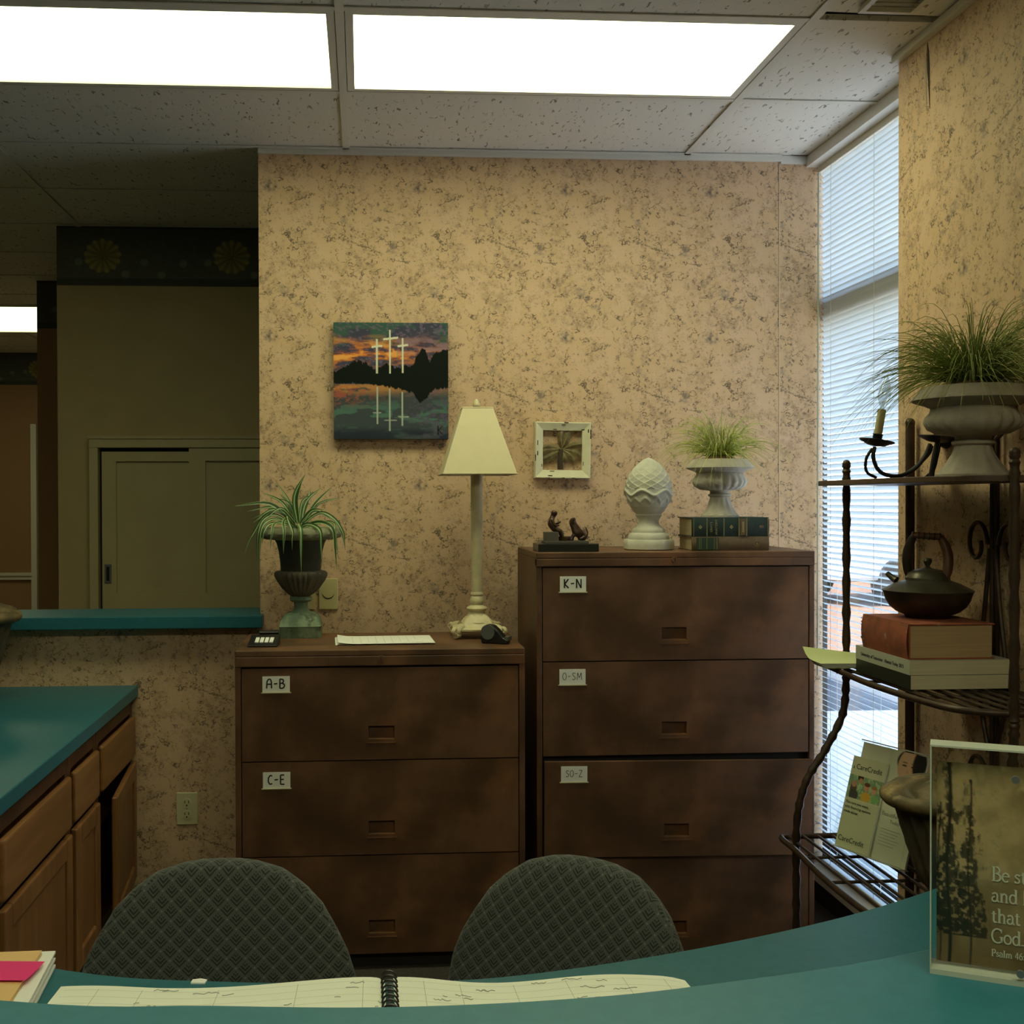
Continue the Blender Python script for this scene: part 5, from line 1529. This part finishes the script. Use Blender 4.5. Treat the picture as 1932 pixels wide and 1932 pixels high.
# ------------------------------------------------------------------ middle shelf: books, teapot, notepad
cA = onZ(1718, 1302, ZMID)
hD, hW = .0345, .0345
ln = .300
yA = cA.y
def rbook(name, label, y0, y1, x0, x1, z0, h, cover, pages, **kw):
    return book(name, label, (x0, (y0 + y1) / 2, z0), y1 - y0, x1 - x0, h, cover, pages, rotz=-PI / 2, **kw)
M_DKGRN = mat('dark green soft cover', (.018, .022, .014), rough=.45)
M_OFFW = mat('off white soft cover', (.44, .44, .36), rough=.5)
M_TANCOV = mat('tan soft cover', (.17, .10, .05), rough=.6)
rbook('directory', 'dark green softback directory at the bottom of the stack on the rack', yA, yA + ln, cA.x, 1.519, ZMID, hD, M_DKGRN, M_PAGESW, hard=False)
tW, spW = rbook('alumni_book', 'off white softback alumni book second from the bottom of the rack stack', yA, yA + ln, cA.x - .001, 1.522, ZMID + hD, hW, M_OFFW, M_PAGESW, hard=False)
text_obj('title_text', 'University of Tennessee   Alumni Today 2015', .0128, M_INK, Matrix.Translation((-.118, -.0012, .012)) @ Matrix.Rotation(PI / 2, 4, 'X'), spW)
zr_ = ZMID + hD + hW
cB = onZ(1714, 1235, zr_)
rh = .084
tR, spR = rbook('red_book', 'thick worn red hardback under the teapot on the rack', yA + .012, yA + .262, cA.x + .002, 1.488, zr_, rh, M_REDBK, M_PAGEST)
fz = MB()
rr_ = random.Random(8)
for k in range(16):
    x = -.124 + .012 * rr_.random() if k < 9 else -.124 + .25 * rr_.random()
    z_ = rr_.uniform(.004, rh - .01) if k < 9 else rh - .007
    fz._add([(x, -.006, z_), (x - .004, -.007, z_ + .004), (x + .004, -.0065, z_ + .006)], [(0, 1, 2), (2, 1, 0)])
fz.build('frayed_edge', M_PAGES, spR)

zt_ = zr_ + rh
pt_ = onZ(1750, 1157, zt_); ty = min(max(pt_.y, yA + .09), yA + .16)
tx = onY(1750, 1157, ty).x
tp = thing('teapot', 'round dark copper teapot with a tall wooden handle on the red book', 'teapot', (tx, ty, zt_))
s = ty / FPX
MB().lathe([(40 * s, 0), (41 * s, 3 * s), (44 * s, 6 * s), (58 * s, 12 * s), (70 * s, 22 * s), (77 * s, 34 * s), (81 * s, 47 * s), (83 * s, 52 * s), (81 * s, 53.5 * s)], 48).build('bowl', M_TEAPOT, tp, smooth=True)
MB().lathe([(84 * s, 52 * s), (84.5 * s, 53.5 * s), (78 * s, 57 * s), (60 * s, 66 * s), (46 * s, 71 * s), (41 * s, 73 * s), (41 * s, 78 * s)], 48).build('shoulder', M_TEALID, tp, smooth=True)
ld = MB().lathe([(40.5 * s, 74 * s), (41 * s, 76 * s), (39 * s, 79 * s), (36 * s, 86 * s), (27 * s, 92 * s), (12 * s, 95 * s), (6 * s, 97 * s), (4 * s, 100 * s), (7 * s, 106 * s), (8.5 * s, 110 * s), (6 * s, 115 * s), (1 * s, 116 * s)], 40).build('lid', M_TEALID, tp, smooth=True)
def tz(x, z_, dy=0): return Vector((x * s, dy, z_ * s))
MB().tube(catmull([tz(22, 76, -.03), tz(28, 92, -.03), tz(31, 118, -.025), tz(27, 140, -.02), tz(20, 158, -.012)], 6), [.0085 + .004 * math.sin(PI * i / 24) for i in range(25)], 10).build('handle_post', M_TEAWOOD, tp, smooth=True)
MB().tube(catmull([tz(-22, 76, .03), tz(-28, 92, .03), tz(-31, 118, .025), tz(-29, 140, .02), tz(-24, 158, .012)], 6), [.0085 + .004 * math.sin(PI * i / 24) for i in range(25)], 10).build('handle_post', M_TEAPOT, tp, smooth=True)
MB().tube([tz(-27, 160, .014), tz(22, 157, -.014)], .0085, 12).build('handle_grip', M_TEAWOOD, tp, smooth=True)
for q in range(6):
    f_ = q / 5
    MB().tube([tz(-24 + 42 * f_ - 1, 159.8 - 2.6 * f_, .014 - .028 * f_), tz(-24 + 42 * f_ + 1, 159.6 - 2.6 * f_, .0132 - .028 * f_)], .0098, 12).build('grip_ring', M_TEAPOT, tp, smooth=True)
MB().tube(catmull([tz(-44, 70, .05), tz(-50, 76, .062), tz(-55, 83, .072)], 5), [.010, .009, .0085, .008, .0078, .0074, .007, .0068, .0066, .0064, .006], 10).build('spout', M_TEALID, tp, smooth=True)

np0 = onZ(1570, 1248, ZMID + .008)
nt = thing('notepad', 'pale green notepad with curled pages at the far end of the middle rack shelf', 'notepad', (1.292, 3.06, ZMID), -.06)
for k in range(6):
    MB().grid(10, 6, lambda u, v: ((u - .5) * .15 - .002 * k, (v - .5) * .15 + .002 * k, .002 + .0022 * k + (.018 + .003 * k) * max(0, v - .55) ** 2 * 4 * (1 - u * .7))).build('page', M_YELGRN if k in (0, 5) else M_PAPER, nt, smooth=True)

# ------------------------------------------------------------------ lower shelf: brochure holder and leaf lidded urn
BL = onZ(1568, 1592, ZLOW + .02)
BR = onZ(1697, 1640, ZLOW + .02)
ux = (BR - BL); Wd = ux.length; ux.normalize()
d_ = ray(1612, 1392); 
k_ = (BL - CAM).dot(ux) / d_.dot(ux)
TLp = CAM + d_ * k_
vz = TLp - BL
if vz.length > .36 or vz.length < .2 or vz.z < .12:
    nrm0 = Vector((ux.y, -ux.x, 0)); vz = (Vector((0, 0, 1)) * .26 - nrm0 * .09)
Hd = vz.length; vz.normalize()
nr = ux.cross(vz).normalized()
if nr.dot(CAM - BL) < 0: nr = -nr
MH = Matrix(((ux.x, vz.x, nr.x, BL.x), (ux.y, vz.y, nr.y, BL.y), (ux.z, vz.z, nr.z, BL.z), (0, 0, 0, 1)))
hd = thing('brochure_holder', 'clear acrylic brochure holder leaning on the lower rack shelf', 'holder')
hd.matrix_world = MH
MB().box(0, Wd, 0, Hd, -.030, -.028).build('back_sheet', M_ACRYL, hd)
MB().box(-.001, Wd + .001, 0, Hd * .45, -.001, .001).build('front_pocket', M_ACRYL, hd)
MB().box(-.001, Wd + .001, -.002, 0, -.030, .001).build('bottom_edge', M_ACRYLEDGE, hd)
MB().box(0, Wd, Hd, Hd + .003, -.032, -.027).build('top_edge', M_ACRYLEDGE, hd)
MB().box(-.002, 0, 0, Hd * .45, -.030, .001).build('side_edge', M_ACRYL, hd); MB().box(Wd, Wd + .002, 0, Hd * .45, -.030, .001).build('side_edge', M_ACRYL, hd)
def brochure(name, label, x0, w, y0, h, z_, fn):
    t = thing(name, label, 'brochure', group='brochures in the acrylic holder')
    t.matrix_world = MH @ Matrix.Translation((x0, y0, z_))
    MB().box(0, w, 0, h, -.006, -.0004).build('folded_sheets', M_PAPER, t)
    picture('cover_print', (0, h, 0), (w, 0, 0), (0, -h, 0), 90, 170, fn, M_PRINT, t)
    return t
def blob(c, u, v, cu, cv, ru, rv, colr, soft=.25, k=1.0):
    d = np.hypot((u - cu) / ru, (v - cv) / rv); return lerp(c, L(colr), smooth01((1 - d) / soft) * k)
def rect(c, u, v, u0, u1, v0, v1, colr, k=1.0):
    m = smooth01((u - u0) / .01) * smooth01((u1 - u) / .01) * smooth01((v - v0) / .005) * smooth01((v1 - v) / .005); return lerp(c, L(colr), m * k)
def fam(u, v):
    c = np.ones(u.shape + (3,)) * L('#c9c7a4')
    ph = np.ones(u.shape + (3,)) * L('#7d9a72'); ph = lerp(ph, L('#a7bb8e'), smooth01((fbm(u * 12, v * 22) - .5) / .1))
    for a in ((.18, .36, .11, .10, '#5b4a42'), (.34, .22, .10, .045, '#3a2a22'), (.36, .255, .07, .035, '#c08a6a'), (.18, .30, .08, .04, '#b98568'), (.56, .31, .09, .045, '#c8906e'), (.78, .325, .08, .042, '#cf9a78'),
              (.56, .275, .10, .025, '#6a3d22'), (.78, .29, .09, .022, '#a8743c'), (.58, .41, .17, .06, '#d0a23a'), (.22, .42, .15, .07, '#4a4440'), (.84, .41, .12, .05, '#7fae6a')):
        ph = blob(ph, u, v, *a)
    m = ((v > .205) & (v < .455))[..., None]
    c = np.where(m, ph, c)
    c = rect(c, u, v, .0, 1, .455, .462, '#b0ac88')
    return c
def woman(u_, v0):
    u = (u_ - .44) / .56; v = v0 + .115
    c = np.ones(u.shape + (3,)) * L('#cfcdb4')
    ph = np.ones(u.shape + (3,)) * L('#c6c7ad')
    ph = blob(ph, u, v, .62, .20, .42, .13, '#171417', .12); ph = blob(ph, u, v, .58, .24, .33, .175, '#c29a7c', .1)
    ph = blob(ph, u, v, .82, .20, .2, .16, '#14110f', .25)
    for cu in (.44, .68):
        ph = blob(ph, u, v, cu, .235, .085, .011, '#2a1c16', .4); ph = blob(ph, u, v, cu, .208, .10, .008, '#3a261c', .5, .8)
    ph = blob(ph, u, v, .55, .29, .045, .03, '#a97c60', .8, .6); ph = blob(ph, u, v, .55, .35, .10, .014, '#a0504a', .4)
    c = np.where(((v < .44) & (u > 0))[..., None], ph, c)
    return c
wb_ = Wd * .50
b2 = brochure('brochure', 'brochure with a dark haired woman on its cover in the acrylic holder', Wd * .08, Wd * .92, .001, Hd * .985, -.018, woman)
b1 = brochure('brochure', 'brochure with a family photograph and CareCredit lettering in the acrylic holder', .003, wb_, .001, Hd * .84, -.010, fam)
def btext(b, body, size, x, y, m): text_obj('cover_text', body, size, m, Matrix.Translation((x, y, .0006)), b, extrude=.0001)
H1 = Hd * .84
btext(b1, 'CareCredit', wb_ * .165, wb_ * .14, H1 * .865, M_INK)
MB().prism([(wb_ * .05, H1 * .862), (wb_ * .11, H1 * .862), (wb_ * .08, H1 * .90)], .0004, .0007).build('logo_mark', M_GREYTXT, b1)
for i, tt in enumerate(('The care you want,', 'with financing options', 'made easier.')): btext(b1, tt, wb_ * .088, wb_ * .05, H1 * (.48 - .05 * i), M_INK)
btext(b1, 'CareCredit', wb_ * .165, wb_ * .05, H1 * .07, M_INK)
H2 = Hd * .985; w2_ = Wd * .54; o2 = Wd * .38
btext(b2, 'Beautiful Smile', w2_ * .12, o2 + w2_ * .16, H2 * .40, M_GREYTXT); btext(b2, 'Today', w2_ * .10, o2 + w2_ * .40, H2 * .345, M_GREYTXT)
for i in range(6):
    MB().box(o2 + w2_ * .20, o2 + w2_ * (.72 - .05 * (i % 3)), H2 * (.28 - .028 * i), H2 * (.28 - .028 * i) + .0016, .0003, .0006).build('text_line', M_PENCIL, b2)

def leaf_urn(label, loc, rotz):
    t = thing('leaf_lidded_urn', label, 'urn', loc, rotz, 'gilded urns with leaf lids')
    body = [(.050, 0), (.056, .008), (.052, .018), (.036, .035), (.029, .055), (.036, .07), (.046, .082), (.060, .12), (.074, .17), (.086, .215), (.094, .25), (.100, .258), (.112, .262), (.118, .27)]
    MB().lathe(body, 112, fn=lambda t_, z_, j: 1 + (.075 * math.cos(t_ * 16 + z_ * 26) * (1 if 5 < j < 11 else 0))).build('body', M_URNDK, t, smooth='all')
    MB().lathe([(.112, .266), (.126, .268), (.134, .278), (.135, .288), (.128, .298), (.112, .303)], 64).build('rim', M_LEAFURN, t, smooth=True)
    b = MB()
    def lidf(u, v):
        r = .122 * (1 - v ** 1.3); a = 2 * PI * u
        sw = math.sin(a * 9 + v * 8)
        return (r * math.cos(a), r * math.sin(a), .298 + .034 * (1 - (r / .122) ** 2) ** .8 + .006 * sw * (1 - v) * min(1, v * 8))
    b.grid(140, 24, lidf).build('leaf_lid', M_LEAFURN, t, smooth='all')
    MB().lathe([(.016, .322), (.012, .336), (.017, .346), (.013, .359), (.002, .364)], 20).build('lid_knob', M_LEAFURN, t, smooth=True)
    return t
xq = onY(1778, 1600, 2.56)
leaf_urn('gilded urn with a leaf lid on the lower rack shelf behind the sign', (xq.x, 2.56, ZLOW), 0).scale = (1, 1, .95)
lq = onY(-38, 1320, 3.95)
leaf_urn('gilded mossy urn with a leaf lid at the left end of the teal worktop', (lq.x, 3.95, CZ), .4)

# ------------------------------------------------------------------ things on the desk
# open appointment book
far_pts = [onZ(px, py, LZ + .012) for px, py in ((115, 1863), (220, 1861), (318, 1858), (459, 1854), (600, 1849), (700, 1845), (726, 1845))]
far_r = [onZ(px, py, LZ + .012) for px, py in ((742, 1845), (860, 1848), (993, 1845), (1140, 1841), (1288, 1838))]
pg = thing('appointment_book', 'large open spiral bound appointment book with pale green pages on the desk', 'appointment book', ((far_pts[-1].x + far_r[0].x) / 2, far_r[0].y, LZ))
B0 = pg.location.copy()
def page_block(fp, name, round_right):
    b = MB(); n = len(fp); cur = catmull([p - B0 for p in fp], 5)
    def at(u):
        q = u * (len(cur) - 1); i = min(int(q), len(cur) - 2); return cur[i].lerp(cur[i + 1], q - i)
    dep = .40
    def zz(u, v): return .006 + .004 * math.sin(u * 9 + 1) * (1 - v * .5) + .004
    def top(u, v):
        p = at(u); x = p.x
        if round_right: x -= .02 * max(0, (u - .9) / .1) ** 2 * (1 - v) ** 6 * 0
        yb = p.y + (0.012 * max(0, (u - .93) / .07) ** 2 * -1 if round_right else 0)
        return (x + (.03 * v * (1 if round_right else -1) * (u if round_right else 1 - u)), yb - dep * v, zz(u, v))
    b.grid(30, 8, lambda u, v: top(u, 1 - v))
    b.grid(30, 1, lambda u, v: (top(u, 0)[0], top(u, 0)[1], zz(u, 0) * (1 - v)))
    b.grid(1, 8, lambda u, v: (top(1, 1 - v)[0], top(1, 1 - v)[1], zz(1, 1 - v) * (1 - u)))
    b.grid(1, 8, lambda u, v: (top(0, 1 - v)[0], top(0, 1 - v)[1], zz(0, 1 - v) * u))
    b.grid(30, 1, lambda u, v: (top(u, 1)[0], top(u, 1)[1], zz(u, 1) * v))
    o = b.build(name, M_PAPERG, pg, smooth=True)
    for q in (.12, .26, .45, .62, .80, .93):
        l_ = MB(); l_.grid(1, 10, lambda u, v: (top(q, .03 + .9 * v)[0] + .0006 * u, top(q, .03 + .9 * v)[1], zz(q, .03 + .9 * v) + .0006)); l_.build('column_line', M_PENCIL, o)
    for v_ in np.arange(.04, .9, .055):
        l_ = MB(); l_.grid(30, 1, lambda u, v: (top(.02 + .96 * u, v_)[0], top(.02 + .96 * u, v_)[1] + .0005 * v, zz(.02 + .96 * u, v_) + .0006)); l_.build('row_line', M_PENCIL, o)
    rw = random.Random(7 if round_right else 6)
    for k in range(26):
        u0, v0 = rw.uniform(.05, .9), rw.uniform(.02, .4)
        q = [top(min(.98, u0 + i * .008), v0 + rw.uniform(-.008, .008)) for i in range(rw.randint(3, 9))]
        MB().tube([Vector((a[0], a[1], a[2] + .0008)) for a in q], .0005, 4).build('pencil_note', M_PENCIL, o)
    return o
page_block(far_pts, 'left_pages', False)
page_block(far_r, 'right_pages', True)
for k in range(22):
    y = -.004 - k * .0165
    pts = [Vector((.0075 * math.cos(a) * 1.5, y + .004 * a / PI, .012 + .012 * math.sin(a))) for a in np.linspace(-.3, PI + .3, 12)]
    MB().tube(pts, .0016, 6).build('coil', M_BLACK, pg, smooth=True)
MB().tube([(0, 0, .004), (0, -.37, .004)], .0025, 6).build('coil_spine', M_BLACK, pg)

# folders at the left end of the desk
f1 = onZ(131, 1829, LZ)
st = thing('paper_bundle', 'thick bundle of white papers on the left end of the desk', 'papers', (f1.x - .178, f1.y - .16, LZ), .06)
for k in range(5):
    MB().box(-.165, .165 - .004 * (k % 2), -.16, .16, .0005 + k * .0052, .0052 + k * .0052).build('sheaf', M_PAPER, st, bevel=.001)
fd = thing('peach_folder', 'peach folder lying on the bundle of papers', 'folder', (f1.x - .20, f1.y - .165, LZ + .027), .03)
MB().box(-.165, .165, -.15, .155, 0, .0015).build('back_flap', M_PEACH, fd); MB().box(-.163, .163, -.15, .15, .0016, .004).build('inner_sheets', M_PAPER, fd); MB().box(-.165, .165, -.15, .155, .0042, .0055).build('front_flap', M_PEACH, fd)
MB().box(-.16, .13, -.15, -.045, .0056, .0062).build('address_label', M_PAPER, fd)
for k in range(4): MB().box(.02, .10, -.06 - .014 * k, -.057 - .014 * k, .0063, .0066).build('text_line', M_PENCIL, fd)
sn = onZ(18, 1832, LZ + .034)
MB_ = MB().grid(6, 6, lambda u, v: ((u - .5) * .076, (v - .5) * .076, .0005 + .003 * (1 - v) ** 3))
tag(MB_.build('sticky_note', M_PINK, loc=(sn.x, sn.y, LZ + .0327), rot=(0, 0, -.1)), 'bright pink sticky note on the peach folder', 'sticky note')
sc_ = onZ(375, 1853, LZ)
tag(MB().prism([(-.011, -.006), (.010, -.008), (.012, .004), (.002, .009), (-.010, .006)], 0, .002).build('paper_scrap', M_PAPER, loc=(sc_.x, sc_.y, LZ)), 'tiny torn scrap of white paper at the desk edge', 'paper scrap')

# acrylic sign on the raised counter
A0 = onZ(1757, 1836, UZ); A1 = onZ(1932, 1862, UZ)
ax = (A1 - A0); ax.z = 0; ax.normalize()
ang = math.atan2(ax.y, ax.x)
sgn_ = thing('acrylic_sign', 'clear acrylic block sign with a sepia forest print and white verse', 'sign', (A0.x, A0.y, UZ), ang)
TLs = onY(1757, 1408, A0.y); SH = TLs.z - UZ; SW = SH * .74
nb = .024
MB().box(0, SW, 0, .011, 0, SH).build('front_block', M_ACRYL, sgn_)
MB().box(0, SW, .013, nb, 0, SH).build('back_block', M_ACRYL, sgn_)
for nm, a in (('left_edge', (-.0012, 0, -.0005, nb, 0, SH)), ('top_edge', (-.0012, SW, -.0005, nb, SH, SH + .0015)), ('bottom_edge', (-.0012, SW, -.0012, nb, -.0001, .0045)), ('right_edge', (SW, SW + .0012, -.0005, nb, 0, SH))):
    MB().box(*a).build(nm, M_ACRYLEDGE, sgn_)
def forest(u, v):
    n1 = fbm(u * 6 + 3, v * 6, 5); n2 = fbm(u * 44, v * 60 + 5, 4); n3 = fbm(u * 40, v * 14, 4)
    c = lerp(np.ones(u.shape + (3,)) * L('#b59a70'), L('#85704c'), smooth01((n1 - .35) / .4))
    c = lerp(c, L('#cdb283'), smooth01((n1 - .58) / .2) * smooth01((.6 - v) / .3))
    c = lerp(c, L('#5f4b2c'), smooth01((v - .55) / .45) * .85)
    c = lerp(c, L('#8d8765'), smooth01((n2 - .60) / .08) * .5 * (u < .4) * (v < .6))
    for tx_, wd, top in ((.07, .016, .0), (.19, .011, .08), (.015, .010, .2), (.30, .004, .7)):
        c = lerp(c, L('#1d1a10'), smooth01((wd - np.abs(u - tx_ - .01 * np.sin(v * 9))) / .012) * (v > top))
        reach = (.025 + .11 * (v - top)) * (.45 + 1.2 * fbm(v * 34 + tx_ * 90, v * 3 + (u > tx_) * 7.3, 2))
        fo = smooth01((reach - np.abs(u - tx_) + (n3 - .5) * .14) / .04) * (v > top) * (v < .86) * (tx_ < .3)
        c = lerp(c, L('#221e12'), fo * smooth01((n2 - .32) / .12) * .88)
    return c
m_ = .004
picture('forest_print', (m_, .0119, SH - SH * .075), (SW - 2 * m_, 0, 0), (0, 0, -SH * .885), 170, 220, forest, M_PRINT, sgn_)
for q in ((.62, .885), (.66, .055)):
    for zz_ in (0,):
        MB().tube([(SW * q[0] * .72, -.003, SH * q[1]), (SW * q[0] * .72, .0005, SH * q[1])], .0032, 16).build('stud', M_METALPULL, sgn_, smooth=True)
SER = {}
def ser(ch, adv, *st): SER[ch] = (st, adv)
T, t_h = 1.0, .42
ser('B', .66, ([(.15, 0), (.15, 1)], T), ([(.02, 1), (.32, 1)], t_h), ([(.02, 0), (.32, 0)], t_h), (arc(.30, .765, .22, .235, 90, -90), .85), ([(.15, .53), (.32, .53)], t_h), (arc(.32, .265, .26, .265, 90, -90), T))
ser('e', .52, ([(.05, .37), (.46, .37)], t_h), (arc(.26, .31, .215, .31, 5, 315, 14), .8))
ser('s', .42, ([(.34, .52), (.22, .62), (.08, .54), (.08, .42), (.20, .34), (.32, .25), (.33, .10), (.20, 0), (.05, .08)], .75), ([(.345, .62), (.345, .48)], t_h), ([(.045, .0), (.045, .16)], t_h))
ser('t', .37, ([(.15, .80), (.15, .12), (.20, .02), (.28, .0), (.34, .06)], .9), ([(.01, .61), (.32, .61)], t_h))
ser('i', .30, ([(.14, .62), (.14, 0)], T), ([(.03, 0), (.26, 0)], t_h), ([(.03, .61), (.14, .61)], t_h), ([(.14, .84), (.14, .92)], 1.3))
ser('l', .30, ([(.14, 1), (.14, 0)], T), ([(.03, 0), (.26, 0)], t_h), ([(.03, .99), (.14, .99)], t_h))
ser('a', .51, (arc(.22, .46, .16, .16, 160, 0, 8) + [(.38, .12), (.42, .02), (.50, .03)], .8), (arc(.20, .175, .16, .175, 75, 345, 10), .8))
ser('n', .62, ([(.14, .62), (.14, 0)], T), ([(.03, .61), (.14, .61)], t_h), ([(.03, 0), (.26, 0)], t_h), ([(.14, .46), (.26, .60), (.38, .61), (.46, .48), (.46, 0)], .85), ([(.36, 0), (.58, 0)], t_h))
ser('d', .58, ([(.44, 1), (.44, 0)], T), ([(.33, .99), (.44, .99)], t_h), ([(.44, .0), (.55, .02)], t_h), (arc(.25, .31, .20, .31, 40, 320, 14), .8))
ser('k', .60, ([(.14, 1), (.14, 0)], T), ([(.03, 0), (.26, 0)], t_h), ([(.48, .61), (.15, .26)], t_h), ([(.24, .34), (.54, 0)], .9))
ser('o', .56, (arc(.27, .31, .22, .31, 0, 360, 18), .8))
ser('w', .80, ([(.05, .62), (.21, .0), (.40, .60), (.57, .0), (.74, .62)], .65))
ser('h', .62, ([(.14, 1), (.14, 0)], T), ([(.03, .99), (.14, .99)], t_h), ([(.03, 0), (.26, 0)], t_h), ([(.14, .46), (.26, .60), (.38, .61), (.46, .48), (.46, 0)], .85), ([(.36, 0), (.58, 0)], t_h))
ser('I', .36, ([(.17, 0), (.17, 1)], T), ([(.04, 1), (.30, 1)], t_h), ([(.04, 0), (.30, 0)], t_h))
ser('m', .92, ([(.14, .62), (.14, 0)], T), ([(.03, 0), (.25, 0)], t_h), ([(.14, .46), (.24, .60), (.35, .60), (.43, .48), (.43, 0)], .85), ([(.43, .46), (.54, .60), (.64, .60), (.73, .48), (.73, 0)], .85), ([(.64, 0), (.84, 0)], t_h))
ser('G', .78, (arc(.40, .5, .36, .5, 45, 320, 18), .85), ([(.66, .06), (.66, .42)], T), ([(.52, .43), (.76, .43)], t_h), ([(.65, 1), (.65, .72)], t_h))
ser('P', .60, ([(.15, 0), (.15, 1)], T), ([(.02, 1), (.32, 1)], t_h), ([(.02, 0), (.30, 0)], t_h), (arc(.30, .74, .23, .26, 90, -90), .9), ([(.15, .48), (.30, .48)], t_h))
ser('.', .26, ([(.10, .0), (.10, .09)], 1.3)); ser(' ', .28)
ser('4', .52, ([(.34, 0), (.34, .95)], .8), ([(.34, .95), (.03, .28), (.46, .28)], .5)); ser('6', .52, (arc(.25, .28, .19, .28, 0, 360, 16), .8), ([(.07, .36), (.14, .7), (.38, .95)], .6))
ser(':', .26, ([(.10, .0), (.10, .09)], 1.2), ([(.10, .48), (.10, .57)], 1.2)); ser('1', .40, ([(.2, 0), (.2, .95)], .9), ([(.08, 0), (.32, 0)], t_h), ([(.08, .8), (.2, .95)], t_h)); ser('0', .52, (arc(.25, .47, .2, .48, 0, 360, 18), .8))
def serif_line(body, h, wt, x, z_):
    mb = MB(); cx = 0
    for c_ in body:
        st_, adv = SER[c_]
        for ln_, wg in st_: strokes(mb, [[((cx + a) * h, b_ * h) for a, b_ in ln_]], wt * wg)
        cx += adv
    mb.xform(Matrix.Translation((x, .0113, z_)) @ Matrix.Rotation(PI / 2, 4, 'X'))
    return mb.build('verse_line', M_WHITELET, sgn_, uv=False)
k1 = SH / 427.0
tx0 = SW * 0 + .0
def sx_(px):                      # distance along the sign for a given pixel column
    P = onZ(px, 1850, UZ)
    d = ray(px, 1850); 
    n_ = Vector((-ax.y, ax.x, 0)); kk = (A0 - CAM).dot(n_) / d.dot(n_)
    return ((CAM + d * kk) - A0).dot(ax)
x0_ = sx_(1871)
for body, py, h in (('Be still', 1668, 26), ('and know', 1707, 26), ('that I am', 1746, 26), ('God.', 1784, 26), ('Psalm 46:10', 1810, 13)):
    z_ = SH * (1838 + 12 - py) / 430.0
    serif_line(body, h * k1 * 1.0, 3.6 * k1 * (1 if h > 20 else .6), x0_, z_)
